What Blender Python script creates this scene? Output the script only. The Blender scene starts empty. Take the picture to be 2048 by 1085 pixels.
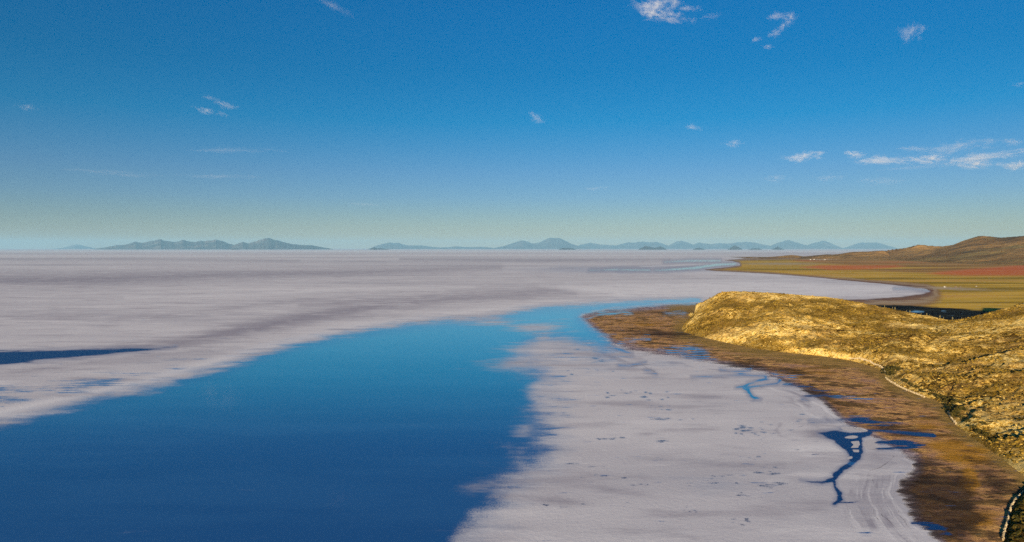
import bpy, math, random
import numpy as np
from mathutils import Vector, Matrix

# ------------------------------------------------------------------ camera, sky, sun, exposure
F = 1400.0                      # focal length in pixels of a 2048 px wide picture
HOR = 496.5                     # row of the true horizon
CH = 120.0                      # drone height
PIT = math.atan((542.5 - HOR) / F)
SC = bpy.context.scene
COL = SC.collection
cam_d = bpy.data.cameras.new('camera'); cam = bpy.data.objects.new('camera', cam_d); COL.objects.link(cam)
cam.location = (0, 0, CH); cam.rotation_euler = (math.pi / 2 - PIT, 0, 0)
cam_d.sensor_width = 36.0; cam_d.lens = 36.0 * F / 2048.0
cam_d.clip_start = 1.0; cam_d.clip_end = 400000.0
SC.camera = cam

SUN_EL, SUN_AZ = math.radians(9.5), math.radians(203)       # azimuth clockwise from +Y
world = bpy.data.worlds.new('World'); SC.world = world; world.use_nodes = True
wt = world.node_tree; wt.nodes.clear()
w_out = wt.nodes.new('ShaderNodeOutputWorld'); w_bg = wt.nodes.new('ShaderNodeBackground')
sky = wt.nodes.new('ShaderNodeTexSky'); sky.sky_type = 'NISHITA'; sky.sun_disc = False
sky.sun_elevation = SUN_EL; sky.sun_rotation = SUN_AZ
sky.altitude = 3700; sky.air_density = 1.3; sky.dust_density = 0.6; sky.ozone_density = 2.5
w_tc = wt.nodes.new('ShaderNodeTexCoord'); w_sep = wt.nodes.new('ShaderNodeSeparateXYZ')
w_mr = wt.nodes.new('ShaderNodeMapRange'); w_mr.inputs[1].default_value = 0.0; w_mr.inputs[2].default_value = 0.5
w_rp = wt.nodes.new('ShaderNodeValToRGB')
TINT = [(0.0, (0.74, 0.59, 0.44)), (0.07, (0.62, 0.63, 0.68)), (0.14, (0.48, 0.635, 0.84)), (0.21, (0.37, 0.635, 0.89)), (0.35, (0.04, 0.65, 0.95)), (0.48, (0.0, 0.63, 0.96)), (0.64, (0.0, 0.67, 1.06)), (1.0, (0.0, 0.56, 1.0))]
e = w_rp.color_ramp.elements
while len(e) < len(TINT): e.new(0.5)
for k, (p_, c_) in enumerate(TINT):
    e[k].position = p_; e[k].color = (*c_, 1)
w_mul = wt.nodes.new('ShaderNodeMix'); w_mul.data_type = 'RGBA'; w_mul.blend_type = 'MULTIPLY'; w_mul.inputs[0].default_value = 1.0
w_bg.inputs[1].default_value = 0.05
L = wt.links.new
L(w_tc.outputs['Generated'], w_sep.inputs[0]); L(w_sep.outputs[2], w_mr.inputs[0]); L(w_mr.outputs[0], w_rp.inputs[0])
L(sky.outputs[0], w_mul.inputs[6]); L(w_rp.outputs[0], w_mul.inputs[7]); L(w_mul.outputs[2], w_bg.inputs[0]); L(w_bg.outputs[0], w_out.inputs[0])

sun_d = bpy.data.lights.new('sun', 'SUN'); sun_o = bpy.data.objects.new('sun', sun_d); COL.objects.link(sun_o)
sun_d.energy = 5.0; sun_d.angle = math.radians(0.5); sun_d.color = (1.0, 0.83, 0.62)
sdir = Vector((math.sin(SUN_AZ) * math.cos(SUN_EL), math.cos(SUN_AZ) * math.cos(SUN_EL), math.sin(SUN_EL)))
sun_o.rotation_euler = sdir.to_track_quat('Z', 'Y').to_euler(); sun_o.location = (0, 0, 500)

SC.view_settings.view_transform = 'Standard'; SC.view_settings.look = 'None'
SC.view_settings.exposure = 1.0; SC.view_settings.gamma = 1.0; SC.view_settings.use_curve_mapping = False
SC.render.engine = 'CYCLES'
SC.cycles.max_bounces = 8; SC.cycles.volume_bounces = 4; SC.cycles.transparent_max_bounces = 12
SC.cycles.volume_step_rate = 1.0; SC.cycles.volume_max_steps = 128
SC.cycles.sample_clamp_indirect = 3.0
SC.cycles.use_denoising = False

# ------------------------------------------------------------------ geometry of the view: pixel <-> place
sp, cp = math.sin(PIT), math.cos(PIT)
def ray(u, v):
    x = (np.asarray(u, float) - 1024) / F; y = (542.5 - np.asarray(v, float)) / F
    return x, cp + y * sp, -sp + y * cp
def G(u, v):                    # point of the flat seen at a pixel of the photograph
    x, yy, z = ray(u, v); t = -CH / z
    return x * t, yy * t
def PD(u, v, D):                # point at forward distance D
    x, yy, z = ray(u, v); t = D / yy
    return x * t, D * np.ones_like(np.asarray(t)), CH + z * t

# ------------------------------------------------------------------ numeric noise
def _h(ix, iy, s):
    n = (ix.astype(np.int64) * 374761393 + iy.astype(np.int64) * 668265263 + s * 1442695041) & 0xffffffff
    n = ((n ^ (n >> 13)) * 1274126177) & 0xffffffff
    n = n ^ (n >> 16)
    return (n & 0xffff) / 65535.0
def vnoise(x, y, s=0):
    ix = np.floor(x); iy = np.floor(y); fx = x - ix; fy = y - iy
    fx = fx * fx * fx * (fx * (fx * 6 - 15) + 10); fy = fy * fy * fy * (fy * (fy * 6 - 15) + 10)
    a = _h(ix, iy, s); b = _h(ix + 1, iy, s); c = _h(ix, iy + 1, s); d = _h(ix + 1, iy + 1, s)
    return (a + (b - a) * fx) * (1 - fy) + (c + (d - c) * fx) * fy
def fbm(x, y, o=5, s=0, g=0.5):
    t = 0; A = 1; N = 0
    for k in range(o):
        t = t + A * vnoise(x * 2 ** k + 17.3 * k, y * 2 ** k - 9.1 * k, s + k); N += A; A *= g
    return t / N - 0.5
def ridged(x, y, o=4, s=0, g=0.5):
    t = 0; A = 1; N = 0
    for k in range(o):
        t = t + A * (1 - np.abs(2 * vnoise(x * 2 ** k + 7.7 * k, y * 2 ** k + 3.1 * k, s + k) - 1)); N += A; A *= g
    return t / N

# ------------------------------------------------------------------ distance fields
def seg_d(px, py, ax, ay, bx, by):
    dx, dy = bx - ax, by - ay
    t = np.clip(((px - ax) * dx + (py - ay) * dy) / max(dx * dx + dy * dy, 1e-9), 0, 1)
    return np.hypot(px - ax - t * dx, py - ay - t * dy), t
def poly_sd(px, py, P, R=1e9):          # positive inside
    P = np.asarray(P, float); out = np.full(px.shape, -1e6)
    m = (px > P[:, 0].min() - R) & (px < P[:, 0].max() + R) & (py > P[:, 1].min() - R) & (py < P[:, 1].max() + R)
    x, y = px[m], py[m]
    if x.size == 0: return out
    d = np.full(x.shape, 1e9); ins = np.zeros(x.shape, bool)
    for i in range(len(P)):
        ax, ay = P[i]; bx, by = P[(i + 1) % len(P)]
        d = np.minimum(d, seg_d(x, y, ax, ay, bx, by)[0])
        if ay != by:
            c = ((ay > y) != (by > y)) & (x < (bx - ax) * (y - ay) / (by - ay) + ax); ins ^= c
    out[m] = np.where(ins, d, -d)
    return out
def line_sd(px, py, P, R=60):           # P: (u, v, width)
    P = np.asarray(P, float); out = np.full(px.shape, -1e6)
    m = (px > P[:, 0].min() - R) & (px < P[:, 0].max() + R) & (py > P[:, 1].min() - R) & (py < P[:, 1].max() + R)
    x, y = px[m], py[m]
    if x.size == 0: return out
    r = np.full(x.shape, -1e6)
    for i in range(len(P) - 1):
        d, t = seg_d(x, y, P[i, 0], P[i, 1], P[i + 1, 0], P[i + 1, 1])
        r = np.maximum(r, (P[i, 2] + (P[i + 1, 2] - P[i, 2]) * t) / 2 - d)
    out[m] = r
    return out
def ell_sd(px, py, a, b, w, h, rot=0.0):
    c, s = math.cos(rot), math.sin(rot); x = px - a; y = py - b
    X = x * c + y * s; Y = -x * s + y * c
    return (1 - np.sqrt((X / w) ** 2 + (Y / h) ** 2)) * h
def enc(sd, R): return np.clip(0.5 + sd / (2 * R), 0, 1)
def mx(*a):
    r = a[0]
    for b in a[1:]: r = np.maximum(r, b)
    return r

# ------------------------------------------------------------------ node helper
class NT:
    def __init__(self, name):
        self.m = bpy.data.materials.new(name); self.m.use_nodes = True
        self.t = self.m.node_tree; self.t.nodes.clear()
        self.out = self.t.nodes.new('ShaderNodeOutputMaterial')
        self.geo = self.t.nodes.new('ShaderNodeNewGeometry')
    def lk(self, v, s):
        if isinstance(v, bpy.types.NodeSocket): self.t.links.new(v, s)
        elif isinstance(v, (tuple, list)):
            s.default_value = tuple(v) + (1,) if len(v) == 3 and len(s.default_value) == 4 else tuple(v)
        else: s.default_value = v
    def math(self, op, a, b=0.0, c=0.0, clamp=False):
        n = self.t.nodes.new('ShaderNodeMath'); n.operation = op; n.use_clamp = clamp
        self.lk(a, n.inputs[0]); self.lk(b, n.inputs[1])
        if op in ('MULTIPLY_ADD',): self.lk(c, n.inputs[2])
        return n.outputs[0]
    def add(self, a, b): return self.math('ADD', a, b)
    def mul(self, a, b): return self.math('MULTIPLY', a, b)
    def mad(self, a, b, c): return self.math('MULTIPLY_ADD', a, b, c)
    def max(self, a, b): return self.math('MAXIMUM', a, b)
    def attr(self, name):
        n = self.t.nodes.new('ShaderNodeAttribute'); n.attribute_name = name; return n.outputs['Fac']
    def step(self, v, a, b):
        n = self.t.nodes.new('ShaderNodeMapRange'); n.interpolation_type = 'SMOOTHSTEP'
        self.lk(v, n.inputs[0]); self.lk(a, n.inputs[1]); self.lk(b, n.inputs[2]); return n.outputs[0]
    def pos(self, s=(1, 1, 1), loc=(0, 0, 0), obj=False):
        n = self.t.nodes.new('ShaderNodeMapping'); n.inputs['Scale'].default_value = s; n.inputs['Location'].default_value = loc
        if obj:
            tc = self.t.nodes.new('ShaderNodeTexCoord'); self.t.links.new(tc.outputs['Object'], n.inputs[0])
        else: self.t.links.new(self.geo.outputs['Position'], n.inputs[0])
        return n.outputs[0]
    def noise(self, vec, scale, detail=4, rough=0.5, dist=0.0):
        n = self.t.nodes.new('ShaderNodeTexNoise'); self.lk(vec, n.inputs['Vector'])
        n.inputs['Scale'].default_value = scale; n.inputs['Detail'].default_value = detail
        n.inputs['Roughness'].default_value = rough; n.inputs['Distortion'].default_value = dist
        f = n.outputs['Fac']
        return f if self.gain == 1 else self.math('MULTIPLY_ADD', f, self.gain, 0.5 - 0.5 * self.gain)
    gain = 1
    def voro(self, vec, scale, feature='F1', rnd=1.0):
        n = self.t.nodes.new('ShaderNodeTexVoronoi'); n.feature = feature; self.lk(vec, n.inputs['Vector'])
        n.inputs['Scale'].default_value = scale; n.inputs['Randomness'].default_value = rnd
        return n.outputs['Distance']
    def mix(self, f, a, b, mode='MIX'):
        n = self.t.nodes.new('ShaderNodeMix'); n.data_type = 'RGBA'; n.blend_type = mode
        self.lk(f, n.inputs[0]); self.lk(a, n.inputs[6]); self.lk(b, n.inputs[7]); return n.outputs[2]
    def ramp(self, f, els, interp='LINEAR'):
        n = self.t.nodes.new('ShaderNodeValToRGB'); n.color_ramp.interpolation = interp
        E = n.color_ramp.elements
        while len(E) < len(els): E.new(0.5)
        for k, (p, c) in enumerate(els):
            E[k].position = p; E[k].color = (*c, 1)
        self.lk(f, n.inputs[0]); return n.outputs[0]
    def bump(self, h, dist, strength=1.0):
        n = self.t.nodes.new('ShaderNodeBump'); n.inputs['Strength'].default_value = strength
        n.inputs['Distance'].default_value = dist; self.lk(h, n.inputs['Height']); return n.outputs[0]
    def bsdf(self, col, rough=0.9, spec=0.2, nrm=None, ior=None):
        n = self.t.nodes.new('ShaderNodeBsdfPrincipled'); self.lk(col, n.inputs['Base Color'])
        self.lk(rough, n.inputs['Roughness']); self.lk(spec, n.inputs['Specular IOR Level'])
        if ior: n.inputs['IOR'].default_value = ior
        if nrm is not None: self.lk(nrm, n.inputs['Normal'])
        return n.outputs[0]
    def mixsh(self, f, a, b):
        n = self.t.nodes.new('ShaderNodeMixShader'); self.lk(f, n.inputs[0])
        self.t.links.new(a, n.inputs[1]); self.t.links.new(b, n.inputs[2]); return n.outputs[0]
    def done(self, sh): self.t.links.new(sh, self.out.inputs[0]); return self.m

def tag(o, label=None, cat=None, group=None, kind=None):
    if label: o['label'] = label
    if cat: o['category'] = cat
    if group: o['group'] = group
    if kind: o['kind'] = kind
    return o
def np_mesh(name, V, Fc, mat, smooth=False, attrs=None, parent=None):
    """V (n,3), Fc (m,k) with k = 3 or 4"""
    V = np.asarray(V, np.float32); Fc = np.asarray(Fc, np.int32)
    me = bpy.data.meshes.new(name); k = Fc.shape[1]
    me.vertices.add(len(V)); me.vertices.foreach_set('co', V.ravel())
    me.loops.add(Fc.size); me.loops.foreach_set('vertex_index', Fc.ravel())
    me.polygons.add(len(Fc)); me.polygons.foreach_set('loop_start', np.arange(0, Fc.size, k, dtype=np.int32))
    me.polygons.foreach_set('loop_total', np.full(len(Fc), k, np.int32))
    me.polygons.foreach_set('use_smooth', np.full(len(Fc), smooth, bool))
    if attrs:
        for n, a in attrs.items():
            at = me.attributes.new(n, 'FLOAT', 'POINT'); at.data.foreach_set('value', np.asarray(a, np.float32))
    me.update(calc_edges=True); me.validate()
    if mat: me.materials.append(mat)
    o = bpy.data.objects.new(name, me); COL.objects.link(o)
    if parent: o.parent = parent
    return o
def grid_faces(nr, nc):
    i = np.arange(nr * nc).reshape(nr, nc)
    return np.stack([i[:-1, :-1].ravel(), i[:-1, 1:].ravel(), i[1:, 1:].ravel(), i[1:, :-1].ravel()], 1)

# ================================================================== GROUND
def ground_material():
    n = NT('ground'); n.gain = 2.1
    P = n.pos()
    fine = n.add(n.noise(P, 0.02, 12, 0.66), -0.5)
    fine2 = n.add(n.noise(n.pos((0.35, 1, 1), (300, 40, 0)), 0.05, 10, 0.68), -0.5)
    fine3 = n.add(n.noise(n.pos((0.22, 1, 1), (700, 0, 0)), 0.16, 6, 0.6), -0.5)
    speck = n.add(n.noise(P, 1.3, 4, 0.75), -0.5)
    big = n.noise(n.pos((0.25, 1, 1)), 0.0009, 6, 0.6)
    mid = n.noise(n.pos((0.22, 1, 1), (500, 0, 0)), 0.007, 7, 0.6)
    # --- salt crust
    tone = n.attr('tone')
    sv = n.add(n.mul(big, 0.55), n.mul(mid, 0.45))
    salt = n.ramp(sv, [(0.22, (0.53, 0.515, 0.54)), (0.42, (0.70, 0.67, 0.67)), (0.58, (0.79, 0.755, 0.74)), (0.78, (0.90, 0.86, 0.83))])
    salt = n.mix(n.step(n.add(n.mul(tone, 1.0), n.mul(fine2, 0.55)), 0.08, 0.9), salt, (0.40, 0.375, 0.415))
    salt = n.mix(n.step(n.add(n.attr('bright'), n.mul(fine2, 0.45)), 0.05, 0.75), salt, (0.96, 0.925, 0.89))
    rim = n.mul(n.step(n.add(n.attr('lag'), n.mul(fine2, 0.5)), 0.12, 0.45), 0.42)
    film = n.step(n.add(n.attr('film'), n.mul(fine2, 0.9)), 0.25, 1.0)
    salt = n.mix(n.max(n.mul(film, 0.6), rim), salt, (0.42, 0.50, 0.62))
    salt = n.mix(n.mul(n.step(fine, 0.02, 0.30), 0.30), salt, (0.84, 0.81, 0.78))
    salt = n.mix(n.mul(n.step(speck, 0.05, 0.45), 0.40), salt, (0.86, 0.83, 0.80))
    salt = n.mix(n.mul(n.step(speck, -0.08, -0.45), 0.45), salt, (0.40, 0.385, 0.41))
    salt = n.mix(n.mul(n.step(fine2, 0.05, 0.35), 0.35), salt, (0.42, 0.40, 0.43))
    # --- mud flat round the spit
    smud = n.noise(n.pos((0.3, 1, 1), (1200, 300, 0)), 0.028, 6, 0.62)
    salt = n.mix(n.mul(n.step(smud, 0.56, 0.85), 0.55), salt, (0.45, 0.42, 0.45))
    salt = n.mix(n.mul(n.step(smud, 0.42, 0.15), 0.6), salt, (0.90, 0.86, 0.83))
    fl = n.attr('flat'); mudn = n.noise(n.pos((0.9, 1, 1), (80, 0, 0)), 0.13, 9, 0.74)
    mudn2 = n.noise(n.pos((0.6, 1, 1), (0, 900, 0)), 0.050, 9, 0.68)
    mud = n.ramp(mudn, [(0.20, (0.09, 0.052, 0.032)), (0.35, (0.36, 0.19, 0.10)), (0.50, (0.60, 0.32, 0.125)), (0.64, (0.76, 0.42, 0.13)), (0.80, (0.74, 0.50, 0.22))])
    mud = n.mix(n.mul(n.step(mudn2, 0.50, 0.62), 0.72), mud, (0.062, 0.046, 0.020))
    mud = n.mix(n.mul(n.step(mudn2, 0.42, 0.25), 0.6), mud, (0.42, 0.25, 0.19))
    flat_n = n.add(fl, n.mul(fine2, 0.25))
    mud = n.mix(n.step(flat_n, 0.78, 0.60), mud, n.mix(n.step(mudn, 0.38, 0.66), (0.20, 0.145, 0.165), (0.52, 0.41, 0.40)))
    mud = n.mix(n.mul(n.mul(n.step(fl, 0.80, 0.52), n.step(n.add(fine3, n.mul(fine, .5)), 0.02, 0.30)), 0.7), mud, (0.58, 0.51, 0.50))
    mud = n.mix(n.mul(n.step(n.add(n.attr('foot'), n.mul(fine2, 0.5)), 0.3, 0.85), 0.75), mud, (0.36, 0.235, 0.058))
    mud = n.mix(n.mul(n.step(n.add(n.attr('ochre'), n.mul(fine2, 0.8)), 0.35, 0.8), 0.8), mud, (0.52, 0.25, 0.022))
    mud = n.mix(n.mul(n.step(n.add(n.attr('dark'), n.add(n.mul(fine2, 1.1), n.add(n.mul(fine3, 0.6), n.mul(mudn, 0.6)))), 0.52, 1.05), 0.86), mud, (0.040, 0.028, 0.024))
    # --- grass plain below the far hills
    sh = n.attr('land'); gn = n.noise(n.pos((0.12, 1, 1)), 0.0045, 8, 0.6); gn2 = n.noise(n.pos((0.15, 1, 1), (0, 7000, 0)), 0.02, 8, 0.66)
    grass = n.ramp(gn, [(0.33, (0.30, 0.205, 0.030)), (0.42, (0.56, 0.36, 0.045)), (0.58, (0.80, 0.50, 0.080)), (0.74, (0.70, 0.40, 0.10))])
    grass = n.mix(n.mul(n.step(gn2, 0.52, 0.70), 0.5), grass, (0.13, 0.085, 0.032))
    red = n.step(n.add(n.attr('red'), n.add(n.mul(gn2, 0.6), -0.3)), 0.24, 0.80)
    brn = n.step(n.add(n.attr('brown'), n.add(n.mul(gn2, 0.4), -0.2)), 0.3, 0.7)
    grass = n.mix(n.mul(brn, 0.85), grass, n.mix(n.step(gn, 0.4, 0.6), (0.32, 0.16, 0.05), (0.52, 0.28, 0.10)))
    grass = n.mix(n.mul(red, 0.9), grass, n.mix(n.step(gn2, 0.35, 0.65), (0.66, 0.12, 0.03), (0.76, 0.25, 0.09)))
    land_n = n.add(sh, n.mul(fine2, 0.16))
    margin = n.ramp(n.add(land_n, n.mul(n.add(gn2, -0.5), 0.15)), [(0.50, (0.20, 0.13, 0.11)), (0.56, (0.26, 0.14, 0.09)), (0.63, (0.50, 0.36, 0.21)), (0.72, (0.34, 0.19, 0.09))])
    grass = n.mix(n.step(land_n, 0.82, 0.66), grass, margin)
    grass = n.mix(n.mul(n.step(n.add(n.attr('pale'), n.mul(fine2, 0.8)), 0.35, 0.8), 0.85), grass, (0.55, 0.44, 0.30))
    # --- cast shadow behind the ridge, painted into the ground as near-black colour
    salt = n.mix(n.mul(n.step(n.add(n.max(n.attr('pool'), n.attr('mpool')), n.mul(fine2, 0.35)), 0.12, 0.48), 0.55), salt, (0.33, 0.36, 0.46))
    col = salt
    m_flat = n.step(n.add(fl, n.add(n.mul(speck, 0.12), n.add(n.mul(fine3, 0.16), n.mul(fine2, 0.24)))), 0.46, 0.58)
    m_land = n.step(n.add(sh, n.mul(fine2, 0.05)), 0.49, 0.52)
    col = n.mix(m_flat, col, mud)
    col = n.mix(m_land, col, grass)
    ridge_shade = n.step(n.add(n.attr('ridge_shade'), n.mul(fine2, 0.2)), 0.35, 0.52)
    col = n.mix(ridge_shade, col, n.mix(n.step(gn2, 0.45, 0.6), (0.010, 0.013, 0.018), (0.026, 0.028, 0.022)))  # ridge shadow put into the base colour, dark whatever the sun angle
    crack = n.step(n.add(n.attr('crack'), n.mul(fine, 0.12)), 0.47, 0.56)
    col = n.mix(n.mul(crack, 0.75), col, (0.075, 0.055, 0.060))
    isle = n.step(n.add(n.attr('isle'), n.mul(fine, 0.10)), 0.48, 0.53)
    col = n.mix(isle, col, (0.66, 0.62, 0.60))
    rgh = 0.85
    hgt = n.add(n.mul(n.noise(P, 0.35, 7, 0.75), 0.16), n.mul(mudn, n.mul(m_flat, 2.8)))
    land = n.bsdf(col, rgh, 0.0, n.bump(hgt, 0.5, 0.7))
    # --- water
    lagv = n.add(n.attr('lag'), n.add(n.mul(speck, 0.26), n.add(n.mul(fine, 0.30), n.mul(fine2, 0.20))))
    m_lag = n.step(lagv, 0.35, 0.61)
    m_lag = n.mul(m_lag, n.math('SUBTRACT', 1.0, n.mul(n.step(n.add(n.attr('patch'), n.add(n.mul(speck, .3), n.mul(fine2, 0.9))), 0.25, 0.95), 0.85)))
    m_pool = n.step(n.add(n.attr('pool'), n.add(n.mul(speck, 0.10), n.mul(fine2, 0.42))), 0.45, 0.62)
    rag = n.math('MULTIPLY', n.step(n.add(n.attr('ragged'), n.add(n.mul(speck, 0.5), n.mul(fine2, 1.3))), 0.60, 0.86), 0.85)
    pit = n.step(n.add(n.attr('pit'), n.add(n.mul(speck, 0.5), n.mul(fine, 0.5))), 0.48, 0.66)
    m_pool = n.math('MULTIPLY', m_pool, n.math('SUBTRACT', 1.0, isle))
    m_pool = n.max(m_pool, n.step(n.add(n.attr('mpool'), n.add(n.mul(fine3, 1.5), n.mul(speck, 0.3))), 0.46, 0.68))
    m_pool = n.math('MULTIPLY', m_pool, n.mad(n.mul(n.step(n.add(speck, n.mul(fine2, 1.2)), 0.1, 0.5), n.math('LESS_THAN', n.attr('deep'), 0.9)), -0.45, 1.0))
    wm = n.math('MAXIMUM', n.max(m_lag, m_pool), n.max(rag, n.mul(pit, 0.85)), clamp=True)
    deep = n.attr('deep')
    wn = n.noise(n.pos((0.2, 1, 1)), 0.02, 8, 0.62)
    wcol = n.mix(deep, n.mix(n.step(wn, 0.35, 0.7), (0.036, 0.160, 0.40), (0.048, 0.190, 0.44)), (0.006, 0.045, 0.17))
    wcol = n.mix(n.attr('shallow'), wcol, (0.045, 0.60, 0.74))
    wcol = n.mix(n.mul(pit, n.math('SUBTRACT', 1.0, m_lag)), wcol, (0.03, 0.04, 0.07))
    water = n.bsdf(wcol, n.mad(n.math('GREATER_THAN', deep, 0.9), 0.3, 0.06), n.mad(n.math('GREATER_THAN', deep, 0.9), -0.35, 0.5), n.bump(n.noise(P, 1.5, 3, 0.5), 0.004, 0.5), 1.33)
    return n.done(n.mixsh(wm, land, water))

M_ground = ground_material()

LAG = [(-420, 960), (-200, 900), (0, 850), (60, 836), (150, 812), (300, 776), (380, 756), (450, 737), (530, 708), (600, 688), (680, 671), (760, 657), (830, 648), (900, 642),
       (960, 640), (1000, 634), (1040, 622), (1090, 615), (1180, 610), (1260, 604), (1330, 600), (1400, 600), (1400, 605.5), (1335, 608), (1280, 612), (1230, 617), (1190, 622), (1166, 629), (1160, 635),
       (1176, 650), (1196, 668), (1218, 686), (1205, 693), (1180, 688), (1150, 684), (1120, 676), (1080, 676), (1055, 690), (1042, 708), (1020, 725), (1060, 740), (1082, 760), (1078, 790),
       (1066, 820), (1072, 850), (1082, 880), (1070, 905), (1035, 925), (1030, 945), (990, 970), (985, 1000), (950, 1025), (930, 1055), (905, 1085), (880, 1130), (820, 1260), (-420, 1300)]
FLAT = [(1420, 604.5), (1335, 608), (1280, 612), (1230, 617), (1190, 622), (1166, 629), (1160, 635), (1176, 650), (1196, 668), (1225, 688), (1262, 700), (1310, 708), (1370, 716),
        (1420, 726), (1475, 737), (1530, 748), (1575, 768), (1612, 785), (1640, 800), (1665, 825), (1690, 845), (1720, 862), (1760, 880), (1800, 905), (1832, 925), (1820, 945), (1800, 960), (1795, 985), (1812, 1015), (1830, 1045),
        (1862, 1072), (1900, 1110), (1960, 1250), (2600, 1300), (2600, 640), (2000, 640), (1750, 640), (1500, 620)]
LAND = [(1405, 540.5), (1430, 537), (1460, 534.5), (1480, 531), (1478, 526), (1465, 522.5), (1445, 520.6), (1480, 518.8), (1530, 517.5), (1580, 516), (1650, 513), (1750, 507), (1900, 502), (2300, 499.5), (2700, 499.5), (2700, 700),
        (2000, 700), (1700, 640), (1560, 603), (1640, 601), (1700, 599), (1760, 596.5), (1810, 592.5), (1848, 587), (1860, 583.5), (1850, 579), (1820, 574.5), (1780, 570), (1720, 564), (1640, 556), (1560, 549.5), (1480, 545), (1430, 542.5)]

def build_ground():
    vs = np.concatenate([np.arange(497.9, 503, 0.22), np.arange(503, 545, 0.7), np.arange(545, 620, 1.0), np.arange(620, 1290, 1.35)])
    us = np.arange(-500, 2900, 2.5)
    U, V = np.meshgrid(us, vs)
    X, Y = G(U, V)
    # fractal wander of every outline
    wu = 15 * fbm(U / 60, V / 12, 5, 3, 0.6); wv = 3.6 * fbm(U / 70 + 50, V / 14, 5, 9, 0.62)
    u, v = U + wu, V + wv
    u2, v2 = U + wu * 0.6, V + wv * 0.5
    A = {}
    lag = mx(poly_sd(u2, v2, LAG))
    persp = np.clip((V - HOR) / 250, 0.12, 1.6)
    east = np.clip((U - 880) / 80, 0, 1) * np.clip((V - 668) / 40, 0, 1)
    A['lag'] = np.clip(0.5 + lag / (np.where(lag > 0, 90, 90) * np.clip(persp, 0.25, 1.0) + 150 * east), 0, 1)
    # patches of salt showing in the lagoon
    A['patch'] = mx(enc(ell_sd(u, v, 1072, 655, 52, 10), 10), enc(ell_sd(u, v, 985, 645, 60, 8), 8) * 0.8, enc(ell_sd(u, v, 1090, 668, 30, 5), 6) * .7, enc(ell_sd(u, v, 1145, 662, 22, 4), 4) * .6,
                    enc(ell_sd(u, v, 1050, 730, 60, 9), 14), enc(ell_sd(u, v, 1095, 700, 70, 16), 16), enc(ell_sd(u, v, 1100, 785, 40, 30), 22), enc(ell_sd(u, v, 1010, 738, 50, 5), 8) * .8, enc(ell_sd(u, v, 1060, 715, 50, 7), 10) * .8, enc(ell_sd(u, v, 1050, 860, 30, 20), 26) * .6, enc(ell_sd(u, v, 1000, 975, 50, 20), 26) * .6, enc(ell_sd(u, v, 925, 650, 60, 4), 6) * .6, enc(ell_sd(u, v, 1120, 640, 30, 3), 4) * .5)
    pool = [(line_sd(u2, v2, p), p) for p in [
        [(1742, 866, 7), (1722, 872, 9), (1720, 890, 8), (1722, 903, 9), (1714, 916, 10), (1700, 929, 11), (1684, 939, 11), (1672, 950, 12), (1668, 962, 11), (1671, 975, 9), (1678, 988, 9), (1682, 998, 8), (1668, 1008, 4)],
        [(1668, 960, 12), (1645, 966, 10), (1622, 965, 7), (1600, 961, 2)],
        [(1660, 864, 4), (1690, 858, 5), (1740, 862, 5), (1800, 864, 6), (1865, 870, 6)], [(1840, 868, 7), (1866, 871, 8)],
        [(1636, 869, 3), (1652, 869, 10), (1672, 873, 22), (1690, 886, 24), (1702, 901, 17), (1709, 915, 8)],
        [(1620, 842, 1), (1668, 843, 2), (1700, 838, 5), (1735, 842, 7), (1768, 849, 5), (1800, 849, 2)], [(1700, 852, 3), (1735, 850, 6), (1760, 848, 4)],
        [(1755, 884, 8), (1790, 884, 12), (1820, 889, 14), (1842, 889, 10)], [(1755, 898, 2), (1800, 898, 4), (1835, 899, 3)],
        [(1532, 751, 3), (1533, 758, 6), (1516, 763, 3), (1497, 767, 4), (1488, 774, 7), (1496, 780, 9), (1501, 789, 8), (1508, 796, 9), (1520, 798, 3)], [(1484, 773, 3), (1472, 775, 1)],
        [(1560, 761, 4), (1552, 767, 2.5), (1520, 772, 2), (1497, 775, 3)], [(1385, 754.5, 1), (1460, 751.5, 2), (1530, 752, 2.5)],
        [(1568, 770, 1), (1590, 772, 4), (1620, 775, 5), (1650, 785, 2)], [(1606, 797, 3), (1625, 792, 4), (1650, 792, 6), (1690, 795, 3), (1740, 799, 1)],
        [(1318, 699, 1), (1350, 697, 4), (1385, 697, 8), (1420, 703, 4)], [(1335, 704, 2), (1380, 706, 8), (1418, 710, 5)], [(1375, 713, 2), (1400, 716, 5), (1430, 717, 3)],
        [(1240, 686, 1), (1262, 684, 3.5), (1275, 680, 2.5), (1300, 678.5, 1)], [(1165, 640, 1), (1186, 634, 2), (1205, 629, 3), (1245, 627, 1.5)], [(1200, 625.5, 1), (1225, 626, 2.5), (1262, 627.5, 1)],
        [(1210, 689, 2), (1228, 695, 4), (1245, 702, 4.5), (1265, 707.5, 1)], [(1238, 731, 3), (1262, 730.5, 3), (1290, 725, 2)], [(1205, 668.5, 1), (1235, 668, 1.2)], [(1288, 741, 1), (1300, 743, 3), (1312, 747, 1)],
        [(1825, 1047, 2), (1850, 1050, 5), (1875, 1056, 7), (1896, 1066, 3)], [(1330, 627, 1), (1350, 626, 2), (1370, 627, 1)],
        [(1590, 757, 1), (1545, 748, 1.5)], [(1440, 741, 1), (1480, 744, 2.5), (1500, 741, 1)],
        [(1178, 541.5, 0.5), (1230, 540, 2.2), (1300, 540.5, 2)], [(1310, 541, 1), (1345, 539.5, 3), (1390, 536.5, 5), (1430, 530, 5), (1470, 528, 4)], [(1330, 525, 0.8), (1380, 522.5, 3), (1440, 522, 3)],
        [(1790, 577.5, 0.5), (1815, 578, 1.2), (1840, 580, 0.8), (1858, 582.5, 0.8)], [(1815, 624.5, 1), (1835, 623.5, 3), (1850, 624, 1)], [(1885, 622, 1), (1893, 623, 1)]]]
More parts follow.
